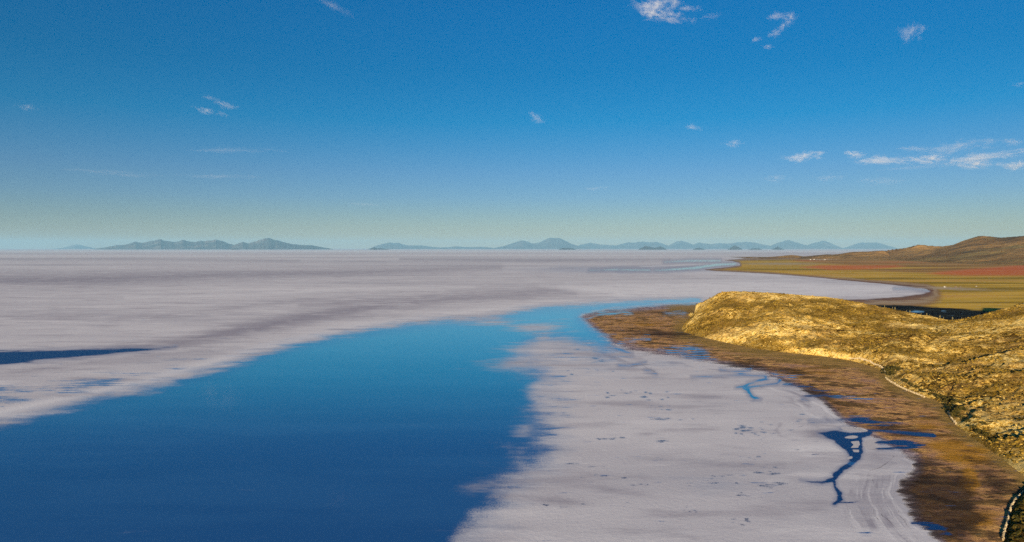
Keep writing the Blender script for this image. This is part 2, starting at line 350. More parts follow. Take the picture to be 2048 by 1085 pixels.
    MP = {(1755, 884), (1755, 898), (1620, 842), (1568, 770), (1606, 797), (1318, 699), (1335, 704), (1375, 713), (1825, 1047), (1850, 946), (1200, 625.5), (1330, 627), (1440, 741), (1240, 686), (1700, 852), (1590, 757)}
    mpool = enc(mx(*[q for q, p in pool if tuple(p[0][:2]) in MP]), 10)
    pool = [q for q, p in pool if tuple(p[0][:2]) not in MP]
    A['pool'] = enc(mx(*pool), 10); A['mpool'] = mpool
    A['shallow'] = np.clip(mx(np.clip((900 - V) / 270, 0, 1) ** 1.7 * enc(lag, 20), enc(ell_sd(u, v, 1500, 785, 40, 25), 6) * .3, enc(ell_sd(u, v, 1380, 531, 260, 13), 3),
                              enc(ell_sd(u, v, 1215, 628, 60, 12), 5)), 0, 1) * 0.9
    A['deep'] = np.clip(mx(enc(poly_sd(U, V, [(-600, 690), (0, 698), (400, 690), (400, 700), (0, 740), (-600, 800)]), 3),
                           enc(ell_sd(u, v, 1740, 880, 190, 50), 6), enc(ell_sd(u, v, 1660, 970, 90, 50), 6), enc(ell_sd(u, v, 1390, 706, 70, 18), 5) * 0.35,
                           enc(ell_sd(u, v, 1620, 782, 90, 20), 6), enc(ell_sd(u, v, 1870, 1050, 60, 30), 6), np.clip((V - 700) / 500, 0, 0.5) * .9), 0, 1)
    POLY = enc(poly_sd(U + wu * .25, V + wv * .25, [(1634, 866), (1650, 863), (1668, 860), (1700, 866), (1742, 862), (1742, 871), (1726, 877), (1723, 905), (1712, 922), (1694, 927), (1700, 912), (1690, 896), (1672, 885), (1648, 875)]), 10)
    A['pool'] = np.maximum(A['pool'], POLY); A['deep'] = np.maximum(A['deep'], POLY)
    # the straight-edged pool at the far left
    wedge = poly_sd(U, V + 1.2 * fbm(U / 40, V / 6, 4, 77), [(-600, 706), (-200, 703), (0, 702.5), (150, 699.5), (280, 696.5), (352, 694.5), (300, 701), (200, 711), (100, 720), (0, 730.5), (-200, 752), (-600, 800)])
    A['pool'] = np.maximum(A['pool'], enc(wedge, 10))
    A['ragged'] = mx(enc(poly_sd(u, v, [(-400, 770), (-100, 762), (150, 745), (330, 722), (480, 700), (520, 706), (420, 735), (260, 775), (60, 825), (-200, 880)]), 26) * 0.62,
                     enc(ell_sd(u, v, 1110, 790, 60, 70), 30) * 0.5, enc(ell_sd(u, v, 1090, 870, 45, 60), 30) * 0.5, enc(ell_sd(u, v, 1010, 990, 60, 60), 30) * 0.45, enc(ell_sd(u, v, 1130, 715, 70, 25), 20) * 0.52)
    # dark wet pits in the near salt
    rnd = random.Random(5); pits = []
    for (a, b, w, h, k) in [(1195, 720, 16, 4, 5), (1160, 695, 30, 8, 6), (1180, 700, 20, 6, 4), (1200, 740, 20, 8, 5), (1310, 785, 40, 12, 7), (1322, 815, 28, 5, 8), (1325, 839, 45, 2, 6), (1210, 877, 28, 4, 7),
                            (1330, 885, 12, 4, 4), (1200, 955, 55, 8, 9), (1180, 930, 50, 6, 5), (1310, 918, 16, 4, 7), (1425, 965, 40, 8, 12), (1440, 952, 25, 4, 6), (1485, 990, 16, 5, 7), (1520, 870, 26, 20, 14), (1490, 865, 20, 14, 8), (1505, 915, 34, 6, 9), (1555, 945, 24, 10, 8),
                            (1540, 970, 30, 8, 8), (1250, 1010, 30, 4, 4), (1110, 1012, 60, 5, 5), (1390, 1020, 24, 8, 6), (1485, 1040, 30, 10, 6), (1290, 970, 30, 4, 4), (1600, 860, 30, 30, 7), (1240, 790, 60, 20, 8), (1150, 740, 40, 10, 5)]:
        for _ in range(k):
            pits.append((a + rnd.gauss(0, 0.55) * w, b + rnd.gauss(0, 0.55) * h, rnd.uniform(2.5, 7) * (1.4 if rnd.random() < .2 else 1), rnd.uniform(0.8, 1.7), rnd.uniform(-.1, .12)))
    pits.append((1321, 839, 22, 2.0, 0.03)); pits.append((1190, 717, 11, 2.4, 0.12)); pits.append((1203, 723, 12, 1.7, 0.12))
    pm = np.full(U.shape, -1e6)
    for (a, b, w, h, r) in pits:
        i0, i1 = np.searchsorted(vs, [b - 14, b + 14]); j0, j1 = np.searchsorted(us, [a - 50, a + 50]); s = np.s_[i0:i1, j0:j1]
        pm[s] = np.maximum(pm[s], ell_sd(u[s], V[s] + wv[s] * .5, a, b, w, h, r))
    A['pit'] = enc(pm, 4)
    # mud flat of the spit
    flat = poly_sd(u2, v2, FLAT)
    near = ell_sd(U, V, 1835, 1000, 110, 120) / 120
    A['flat'] = np.clip(0.5 + flat / np.where(flat > 0, 48 + 90 * np.clip(near, 0, 1), 48), 0, 1)
    base = poly_sd(U, V, BASE_PX)
    A['foot'] = np.clip(1 + base / 40.0, 0, 1) * (flat > 0)
    A['ochre'] = mx(enc(ell_sd(u, v, 1920, 905, 70, 26, 0.25), 20), enc(ell_sd(u, v, 1940, 960, 24, 40), 20) * .8, enc(ell_sd(u, v, 1850, 850, 60, 30, .4), 25) * .6, enc(ell_sd(u, v, 1640, 745, 90, 14, .1), 14) * .6,
                    enc(ell_sd(u, v, 1300, 650, 80, 12), 12) * .6, enc(ell_sd(u, v, 1960, 1040, 40, 30), 20) * .6)
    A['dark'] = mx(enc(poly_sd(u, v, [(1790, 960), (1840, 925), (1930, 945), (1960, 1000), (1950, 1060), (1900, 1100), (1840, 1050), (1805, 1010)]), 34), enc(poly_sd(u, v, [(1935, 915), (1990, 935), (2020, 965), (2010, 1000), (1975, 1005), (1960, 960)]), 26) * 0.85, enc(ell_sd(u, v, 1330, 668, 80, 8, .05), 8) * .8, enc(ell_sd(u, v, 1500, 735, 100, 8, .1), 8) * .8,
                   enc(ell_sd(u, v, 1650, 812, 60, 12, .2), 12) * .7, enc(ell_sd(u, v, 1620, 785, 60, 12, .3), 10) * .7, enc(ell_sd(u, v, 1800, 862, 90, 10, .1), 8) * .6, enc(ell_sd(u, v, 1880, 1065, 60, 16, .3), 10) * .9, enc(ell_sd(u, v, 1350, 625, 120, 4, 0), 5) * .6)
    land = poly_sd(u2, V + wv * 0.25, LAND)
    A['land'] = np.clip(0.5 + land / (np.where(land > 0, 1, 1) * (14 + 90 * np.clip((V - 555) / 40, 0, 1))), 0, 1)
    A['red'] = mx(enc(poly_sd(u, V + wv * .4, [(1600, 535), (1640, 531), (1790, 531), (1815, 534), (1740, 539), (1660, 540)]), 4),
                  enc(poly_sd(u, V + wv * .4, [(1850, 549), (1880, 544), (1960, 537), (2048, 530), (2700, 515), (2700, 560), (2048, 552), (1930, 552)]), 5),
                  enc(ell_sd(u, V, 1610, 522, 40, 1.6), 2) * .7, enc(ell_sd(u, V, 1790, 525, 60, 2), 3) * .7)
    A['brown'] = mx(enc(poly_sd(u, V + wv * .4, [(1540, 514), (1700, 505), (2700, 470), (2700, 530), (2048, 536), (1850, 536), (1700, 532), (1600, 524)]), 5) * .9, enc(poly_sd(u, V, [(1700, 542), (1830, 536), (2048, 532), (2700, 522), (2700, 540), (2048, 545), (1850, 547)]), 4) * .8)
    A['pale'] = mx(enc(ell_sd(u, V + wv * .5, 1900, 577.5, 80, 3.0, 0.03), 4), enc(ell_sd(u, V, 1560, 528, 110, 3), 3) * .8, enc(ell_sd(u, V, 1640, 519, 30, 1.5), 2), enc(ell_sd(u, v, 1800, 605, 90, 5), 5) * .7, enc(line_sd(u, V, [(1640, 551, 1), (1690, 555, 1.5), (1730, 560, 1)]), 2), enc(ell_sd(u, v, 1950, 603, 60, 2), 3) * .6)
    A['ridge_shade'] = enc(poly_sd(u, v, [(1735, 611), (1800, 612), (1900, 617), (1990, 626), (2050, 636), (2100, 680), (1760, 680)]), 8)  # area behind the ridge darkened as painted shadow
    A['crack'] = enc(mx(*[line_sd(u2, v2, p) for p in [
        [(1262, 733, .6), (1310, 728, 1), (1375, 721, .6)], [(1290, 722, .6), (1289, 733, 1), (1296, 738, 1), (1312, 745, 1.6), (1313, 756, .5)], [(1560, 778, .8), (1595, 778, 1.2)], [(1520, 772, 1), (1536, 783, .6)],
        [(1630, 806, .6), (1660, 834, 1.0), (1690, 850, .8)], [(1578, 776, .5), (1600, 800, .8), (1625, 828, .6), (1650, 840, .6)], [(1740, 942, .8), (1762, 935, 1.5), (1780, 922, 1.6), (1790, 913, 1.5), (1784, 908, .7)],
        [(1738, 945, .8), (1746, 965, 1.0), (1752, 985, 1.0), (1757, 1010, 1.2), (1766, 1030, 1.2), (1790, 1055, 1.0), (1830, 1090, 1)], [(1735, 1003, .6), (1750, 1030, .8), (1775, 1060, .8), (1800, 1090, .8)],
        [(1784, 1000, .8), (1800, 1030, 1.6), (1820, 1060, 1.2), (1850, 1095, 1)], [(1666, 945, .8), (1670, 975, 1.4), (1684, 1000, 1), (1700, 1020, .8), (1720, 1060, .6), (1730, 1100, .6)],
        [(1722, 898, 1.4), (1755, 899, 1.6), (1790, 899, 1)], [(1742, 880, .6), (1746, 898, 1)], [(1160, 635, 1.2), (1176, 651, 1.6), (1197, 670, 1.6), (1222, 690, 1.2), (1300, 712, .6)], [(1205, 652, .8), (1250, 668, .6)],
        [(1225, 628, 1), (1248, 627.5, 1.4), (1290, 625, .6)], [(1250, 681, .8), (1300, 678, 1.4), (1340, 680, .6)]]]), 6) * (1)
    ui, vi = U + wu * .7, V + wv * .7
    A['isle'] = enc(mx(ell_sd(ui, vi, 1702, 875, 15, 3.2, -.05), poly_sd(ui, vi, [(1700, 884), (1716, 882), (1719, 889), (1715, 896), (1700, 896), (1706, 890)]), poly_sd(ui, vi, [(1702, 899), (1718, 899), (1716, 905), (1706, 905)]), ell_sd(ui, vi, 1700, 916, 7, 2.2, -.3), ell_sd(U, V, 1741, 889, 15, 10), ell_sd(U, V, 1709, 859, 28, 5, .1), ell_sd(U, V, 1751, 895, 7, 3)), 5)
    A['tone'] = mx(enc(line_sd(U, V, [(120, 712, 6), (350, 686, 20), (500, 658, 26), (620, 634, 22), (760, 612, 14), (900, 598, 10), (1150, 586, 6)], 90), 14) * .95,
                   enc(line_sd(U, V, [(-200, 560, 20), (150, 560, 26), (400, 552, 18), (700, 545, 12), (1000, 535, 8)], 60), 12) * .8, enc(line_sd(U, V, [(600, 610, 8), (900, 592, 14), (1200, 578, 12), (1500, 575, 10), (1700, 578, 6)], 60), 10) * .7,
                   enc(line_sd(U, V, [(-200, 520, 3), (200, 518, 5), (600, 522, 4)], 30), 4) * .6, enc(line_sd(U, V, [(800, 519, 4), (1100, 521, 6), (1340, 519, 3)], 30), 4) * .75, enc(line_sd(U, V, [(1100, 537, 3), (1300, 534, 4), (1420, 535, 1)], 30), 4) * .7,
                   enc(line_sd(U, V, [(-200, 640, 8), (100, 632, 14), (300, 636, 10), (500, 612, 10), (800, 585, 8)], 40), 10) * .55, enc(line_sd(U, V, [(-200, 770, 12), (60, 742, 16), (260, 716, 14), (420, 700, 8)], 40), 12) * .6,
                   enc(ell_sd(u, v, 1120, 1003, 60, 9, .1), 10) * .75, enc(ell_sd(u, v, 1215, 978, 90, 9, .15), 10) * .65, enc(ell_sd(u, v, 1150, 850, 70, 6), 8) * .6, enc(ell_sd(u, v, 1295, 868, 24, 4), 5) * .7, enc(ell_sd(u, v, 1420, 795, 80, 8, .03), 9) * .6,
                   enc(ell_sd(u, v, 1500, 862, 40, 6), 8) * .5, enc(ell_sd(u, v, 1350, 1030, 60, 8), 8) * .5, enc(line_sd(u, v, [(1560, 850, 3), (1552, 862, 6), (1566, 874, 4), (1600, 880, 2)]), 6) * .7, enc(ell_sd(u, v, 1450, 934, 130, 10), 10) * .4,
                   enc(ell_sd(u, v, 950, 1080, 180, 50), 40) * .35, enc(ell_sd(u, v, 1750, 1000, 60, 110), 40) * .40, enc(ell_sd(u, v, 1640, 870, 40, 14), 10) * .8, enc(ell_sd(u, v, 1370, 715, 110, 8, .1), 8) * .5)
    fd = poly_sd(U + wu * .3, V + wv * .2, FLAT); rz_ = np.clip((fd + 135) / 30, 0, 1) * np.clip(-fd / 8, 0, 1) * np.clip((V - 890) / 60, 0, 1) * np.clip((U - 1655) / 30, 0, 1)
    rz2 = np.clip((fd + 46) / 20, 0, 1) * np.clip(-fd / 3, 0, 1) * np.clip((900 - V) / 60, 0, 1) * (V > 680)
    fw = fd + 14 * fbm(U / 50, V / 60, 3, 407); rip = vnoise(fw / 7.0, V / 70, 401) * .55 + vnoise(fw / 2.6, V / 34, 402) * .45
    A['tone'] = np.maximum(A['tone'], (rz_ * .75 + rz2 * .7) * np.clip(.5 + 3 * fbm(U / 40, V / 30, 3, 411), 0, 1) * np.clip((rip - .42) * 3.2, 0, 1))
    A['bright'] = mx(enc(poly_sd(u, v, [(1080, 572), (1500, 560), (1800, 572), (1830, 584), (1500, 598), (1250, 600)]), 8) * .7, (rz_ + rz2 * .8) * np.clip((.42 - rip) * 2, 0, .45), enc(line_sd(U, V, [(-200, 503, 2), (700, 503, 3), (1200, 503.5, 3), (1800, 503, 2)], 20), 3) * .8, enc(line_sd(U, V, [(-200, 512, 2), (500, 513, 2.5), (1100, 510.5, 2.5), (1500, 512, 1)], 20), 3) * .7,
                     enc(line_sd(U, V, [(-300, 900, 10), (0, 825, 14), (300, 760, 12), (500, 703, 12), (700, 655, 12), (900, 628, 10), (1100, 608, 7), (1400, 594, 5)], 60), 12) * .8,
                     enc(line_sd(U, V, [(250, 596, 3), (500, 590, 4), (700, 578, 4), (950, 575, 2)], 30), 5) * .7, enc(line_sd(U, V, [(1130, 566, 2), (1400, 562, 3), (1600, 560, 3)], 30), 4) * .6,
                     enc(line_sd(U, V, [(1280, 534, 1), (1400, 529.5, 2.2), (1450, 527.5, 1)], 20), 2) * 1.0, enc(line_sd(U, V, [(1290, 543, 2), (1400, 545, 4), (1560, 552, 3)], 20), 4) * .7, enc(line_sd(U, V, [(1500, 597, 3), (1650, 594, 4), (1790, 588, 3)], 20), 4) * .7, enc(ell_sd(u, v, 1640, 905, 70, 16, .1), 14) * .7,
                     enc(line_sd(u, v, [(1590, 800, 2), (1612, 825, 4), (1650, 842, 3)]), 5) * .7, enc(line_sd(u, v, [(1625, 805, 3), (1655, 822, 4), (1680, 838, 3)]), 4) * .8)
    A['film'] = mx(enc(ell_sd(u, v, 960, 640, 120, 10), 12) * .6, enc(ell_sd(u, v, 1000, 735, 110, 50), 40) * .6, enc(ell_sd(u, v, 1420, 970, 130, 40), 30) * .45, enc(ell_sd(u, v, 1330, 728, 90, 14), 12) * .6, enc(ell_sd(u, v, 1260, 540, 240, 9), 5) * .8,
                   enc(ell_sd(u, v, 1440, 805, 90, 7), 8) * .5, enc(ell_sd(u, v, 200, 780, 260, 40, -.25), 30) * .55, enc(ell_sd(u, v, 1560, 765, 60, 18, .3), 10) * .5, enc(ell_sd(u, v, 1330, 600, 200, 8), 6) * .7, enc(ell_sd(u, v, 1100, 840, 70, 90), 40) * .5)
    # class of every face -> separate objects that share the ground material
    lab = np.zeros(U.shape, int)
    lab[A['flat'] > 0.505] = 2; lab[A['land'] > 0.505] = 3
    wat = (A['lag'] + 0.5 * fbm(U / 10, V / 4, 3, 31) * 0.3 > 0.5) & (A['patch'] < 0.75)
    lab[wat] = 1
    lab[(np.maximum(enc(mx(*pool), 10), mpool) > 0.5) & (A['isle'] < 0.5)] = 4
    lab[wedge > 0] = 5
    Fq = grid_faces(*U.shape); fl = lab.ravel()[Fq[:, 0]]
    Vv = np.stack([X.ravel(), Y.ravel(), np.zeros(X.size)], 1)
    At = {k: a.ravel() for k, a in A.items()}
    for k, (nm, lb, ct) in enumerate([('salt_flat', 'pale grey salt crust plain reaching to the horizon', 'salt flat'), ('lagoon_water', 'large smooth blue lagoon lying on the salt flat', 'lagoon'),
                                      ('mud_flat', 'brown and orange mud flat round the golden rocky spit', 'mud flat'), ('grass_plain', 'yellow green grass plain with red fields below the far hills', 'plain'),
                                      ('pool_water', 'small blue pools and channels in mud and salt by the spit', 'water'), ('long_pool_water', 'narrow deep blue pool of water in the salt at the picture edge', 'water')]):
        Fs = Fq[fl == k]
        ids, inv = np.unique(Fs, return_inverse=True)
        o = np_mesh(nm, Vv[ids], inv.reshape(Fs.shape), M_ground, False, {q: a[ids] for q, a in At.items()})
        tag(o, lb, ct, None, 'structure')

# outline of the spit's foot and crest, read off the photograph and put on the flat
BASE_PX = [(1352, 614), (1362, 609), (1395, 605), (1400, 640), (1364, 655), (1366, 664), (1400, 674), (1450, 685), (1500, 696), (1570, 705), (1640, 712), (1700, 721), (1745, 733), (1768, 745), (1772, 755), (1790, 770), (1830, 787),
           (1870, 800), (1893, 812), (1897, 830), (1912, 850), (1935, 868), (1970, 892), (2010, 922), (2060, 960), (2120, 1000), (2400, 1100), (2600, 700), (1900, 600)]
build_ground()

# one very large sheet under and beyond the detailed ground
def outer_sheet():
    rr = [0, 150, 600, 3000, 12000, 40000, 80000, 118000]; na = 96; V = [(0, 0, -0.6)]; Fc = []
    for r in rr[1:]:
        for a in range(na): V.append((r * math.cos(2 * math.pi * a / na), r * math.sin(2 * math.pi * a / na), -0.6))
    me = bpy.data.meshes.new('salt_plain')
    for a in range(na): Fc.append((0, 1 + a, 1 + (a + 1) % na))
    for k in range(len(rr) - 2):
        for a in range(na):
            b = (a + 1) % na; i = 1 + k * na; j = i + na
            Fc.append((i + a, j + a, j + b, i + b))
    me.from_pydata(V, [], Fc); me.materials.append(M_ground)
    o = bpy.data.objects.new('salt_plain', me); COL.objects.link(o); tag(o, 'salt plain surrounding the lagoon on every side', 'salt flat', None, 'structure')
outer_sheet()

# ================================================================== HILLS
def hill_material(kind):
    n = NT('hill_' + kind); P = n.pos()
    if kind == 'spit':
        n.gain = 1.8
        a = n.noise(n.pos((1, 1, 2.0)), 0.012, 8, 0.6); b = n.noise(P, 0.16, 8, 0.72); c = n.noise(n.pos((1, 1, 1), (50, 90, 3)), 0.55, 6, 0.72)
        k = n.add(n.add(n.mul(a, 0.45), n.mul(b, 0.75)), n.mul(c, 0.55))           # mean ~0.875
        col = n.ramp(k, [(0.66, (0.070, 0.038, 0.006)), (0.76, (0.24, 0.14, 0.022)), (0.83, (0.62, 0.37, 0.060)), (0.91, (0.86, 0.56, 0.125)), (1.0, (0.93, 0.70, 0.25))])
        col = n.mix(n.mul(n.step(n.noise(P, 0.02, 4, 0.6), 0.5, 0.66), 0.45), col, (0.33, 0.19, 0.06))
        col = n.mix(n.mul(n.step(n.add(n.attr('shrubby'), n.mul(n.add(b, -.5), 1.2)), 0.45, 0.90), 0.78), col, (0.12, 0.070, 0.009))
        h = n.add(n.mul(b, 3.2), n.mul(c, 0.9))
        return n.done(n.bsdf(col, 0.95, 0.0, n.bump(h, 1.0, 0.9)))
    if kind == 'far':
        n.gain = 1.7
        a = n.noise(n.pos((0.4, 1, 1)), 0.0016, 8, 0.62); b = n.noise(P, 0.008, 8, 0.68)
        k = n.add(n.mul(a, 0.6), n.mul(b, 0.4))
        col = n.ramp(k, [(0.30, (0.105, 0.056, 0.018)), (0.44, (0.20, 0.110, 0.032)), (0.55, (0.30, 0.17, 0.05)), (0.70, (0.45, 0.26, 0.08))])
        col = n.mix(n.mul(n.step(n.noise(n.pos((0.2, 1, 1)), 0.003, 6, 0.6), 0.55, 0.7), 0.5), col, (0.24, 0.20, 0.06))
        return n.done(n.bsdf(col, 0.95, 0.0, n.bump(b, 40, 0.6)))
    a = n.noise(P, 0.0006, 8, 0.65)
    col = n.ramp(a, [(0.35, (0.022, 0.026, 0.030)), (0.5, (0.055, 0.050, 0.048)), (0.66, (0.16, 0.13, 0.11))])
    return n.done(n.bsdf(col, 0.95, 0.0, n.bump(a, 120, 0.5)))
M_spit, M_far, M_mount = hill_material('spit'), hill_material('far'), hill_material('mountain')
n_ = NT('island_rock'); M_island = n_.done(n_.bsdf(n_.ramp(n_.noise(n_.pos(), 0.003, 6, 0.6), [(0.4, (0.03, 0.022, 0.018)), (0.6, (0.07, 0.05, 0.04))]), 0.95, 0.0))

def cr_xyh(pts):                # (u, v, D) -> x, y, h
    out = []
    for (u, v, D) in pts:
        x, y, z = PD(u, v, D); out.append((float(x), float(y), float(z)))
    return out
def height_from(px, py, base, crest, power):
    sb = poly_sd(px, py, base)
    dc = np.full(px.shape, 1e9); hc = np.zeros(px.shape); W = np.zeros(px.shape)
    for i in range(len(crest) - 1):
        d, t = seg_d(px, py, crest[i][0], crest[i][1], crest[i + 1][0], crest[i + 1][1])
        h = crest[i][2] + (crest[i + 1][2] - crest[i][2]) * t
        w = 1 / (d + 2.0) ** 4; hc += h * w; W += w; dc = np.minimum(dc, d)
    hc /= W
    t = np.clip(sb / np.maximum(sb + dc, 1e-6), 0, 1)
    return hc * t ** power, t, sb

# ---- the golden rocky spit
CREST = cr_xyh([(1362, 612.5, 1178), (1385, 610, 1120), (1408, 606, 1090), (1440, 589, 1065), (1465, 586.5, 1050), (1520, 589, 1025), (1580, 592, 1000), (1640, 597, 975), (1680, 601, 955), (1740, 612, 925), (1800, 625.5, 895), (1860, 638, 868),
                (1895, 647, 850), (1925, 645, 835), (1980, 631, 815), (2048, 615, 800), (2110, 594, 825), (2185, 538, 870), (2260, 548, 880), (2400, 574, 880), (2600, 575, 900)])
fr = [tuple(map(float, G(u, v))) for (u, v) in BASE_PX[:26] if not (u, v) == (1395, 605)]
bk = []
for (x, y, h) in reversed(CREST[2:]):
    bk.append((x + 40 + 0.35 * h, y + 105 + 0.9 * h))
BASE = [fr[0]] + fr[1:] + [(760, 420), (1150, 560), (1400, 900)] + bk + [(CREST[1][0] + 20, CREST[1][1] + 70)]

def spit_height(x, y):
    h, t, sb = height_from(x, y, BASE, CREST, 0.85)
    amp = np.clip(t * 3, 0, 1) * np.clip(1.25 - t, 0.06, 1)
    h = h + amp * (17 * fbm(x / 110, y / 110, 5, 21) + 10 * (ridged(x / 55, y / 55, 4, 41) - 0.55))
    # spurs running down to the flat
    for (pts, hs, w) in SPURS:
        d = np.full(x.shape, 1e9); s = np.zeros(x.shape)
        for i in range(len(pts) - 1):
            dd, tt = seg_d(x, y, *pts[i], *pts[i + 1]); m = dd < d; d = np.where(m, dd, d)
        h = h + hs * np.exp(-(d / w) ** 2) * np.clip(sb / 14, 0, 1) * np.clip((1 - t) * 4, 0, 1)
    h = h + np.clip(sb / 5, 0, 1) * (6.5 * fbm(x / 17, y / 17, 5, 61, .66) + 2.0 * np.clip(ridged(x / 7, y / 7, 3, 71) - .5, 0, 1) * 2) * np.clip(1.05 - t, 0.16, 1)
    q = h / 6.5 + 1.6 * fbm(x / 45, y / 45, 3, 81); fq = q - np.floor(q); ledge = fq ** 3 * (fq * (fq * 6 - 15) + 10) - fq
    h = h + 6.5 * 0.55 * ledge * np.clip(sb / 10, 0, 1) * np.clip(1.0 - t, 0.1, 1)
    edge = np.clip(sb / 7, 0, 1)
    h = np.where(sb > 0, h * (edge * 0.8 + 0.2) + 2.2 * np.sqrt(edge), sb * 0.4)
    return h, t, sb
def gp(u, v): return tuple(map(float, G(u, v)))
SPURS = [([(410, 560), (470, 610), (560, 660), (640, 700)], 7, 34), ([(330, 640), (370, 700), (430, 760)], 7, 30), ([(420, 470), (500, 500), (600, 560)], 7, 36), ([(300, 820), (330, 880), (360, 930)], 5, 25)]

def shrubbiness(x, y):          # scrub grows in long bands that follow the slope
    a = x * .72 - y * .69; b = x * .69 + y * .72; w = 40 * fbm(x / 90, y / 90, 3, 97)
    return np.clip(0.5 + 1.9 * fbm(a / 95, (b + w) / 26, 4, 91, .58) + 0.9 * fbm(x / 16, y / 16, 3, 99, .6), 0, 1)
def build_spit():
    r = 2.0
    xs = np.arange(225, 900, r); ys = np.arange(330, 1260, r)
    X, Y = np.meshgrid(xs, ys); X = X + (vnoise(X / 3, Y / 3, 5) - .5) * 1.2
    H, t, sb = spit_height(X, Y)
    shr = shrubbiness(X, Y)
    Vv = np.stack([X.ravel(), Y.ravel(), H.ravel()], 1); Fq = grid_faces(*X.shape)
    keep = (sb.ravel()[Fq] > -3).any(1); Fq = Fq[keep]; ids, inv = np.unique(Fq, return_inverse=True)
    o = np_mesh('rocky_hill', Vv[ids], inv.reshape(Fq.shape), M_spit, True, {'shrubby': shr.ravel()[ids]})
    tag(o, 'golden rocky hill running out as a spit into the lagoon', 'hill', None, 'structure')
    # the taller shoulder, coarser, beyond the frame
    xs = np.arange(890, 1700, 8.0); ys = np.arange(330, 1500, 8.0); X, Y = np.meshgrid(xs, ys); H, t, sb = spit_height(X, Y)
    Vv = np.stack([X.ravel(), Y.ravel(), H.ravel() - 0.3], 1); Fq = grid_faces(*X.shape); keep = (sb.ravel()[Fq] > -9).any(1); Fq = Fq[keep]; ids, inv = np.unique(Fq, return_inverse=True)
    o = np_mesh('hill_shoulder', Vv[ids], inv.reshape(Fq.shape), M_spit, True); tag(o, 'higher shoulder of the golden hill', 'hill', None, 'structure')
build_spit()

# ---- near knoll at the picture's corner
KN = [(2062, 975), (2034, 1000), (2021, 1030), (2013, 1062), (2006, 1090), (2045, 1135), (2170, 1230), (2400, 1300), (2600, 1150), (2300, 1010)]
KN_W = [gp(u, v) for (u, v) in KN]
KC = [(255, 285, 4), (300, 290, 6), (360, 300, 9), (430, 300, 13)]
def knoll_height(x, y):
    h, t, sb = height_from(x, y, KN_W, KC, 0.7)
    h = h + np.clip(sb / 4, 0, 1) * (4 * fbm(x / 18, y / 18, 5, 131, .6))
    return np.where(sb > 0, h + np.clip(sb / 2.0, 0, 1) * 1.0, sb * .4), t, sb
def build_knoll():
    xs = np.arange(150, 460, 1.0); ys = np.arange(180, 430, 1.0); X, Y = np.meshgrid(xs, ys); H, t, sb = knoll_height(X, Y)
    Vv = np.stack([X.ravel(), Y.ravel(), H.ravel()], 1); Fq = grid_faces(*X.shape); keep = (sb.ravel()[Fq] > -2).any(1); Fq = Fq[keep]; ids, inv = np.unique(Fq, return_inverse=True)
    o = np_mesh('shrubby_hill', Vv[ids], inv.reshape(Fq.shape), M_spit, True, {'shrubby': np.full(len(ids), 0.9)})
    tag(o, 'dark shrubby knoll rising beside the near mud flat', 'hill', None, 'structure')
build_knoll()

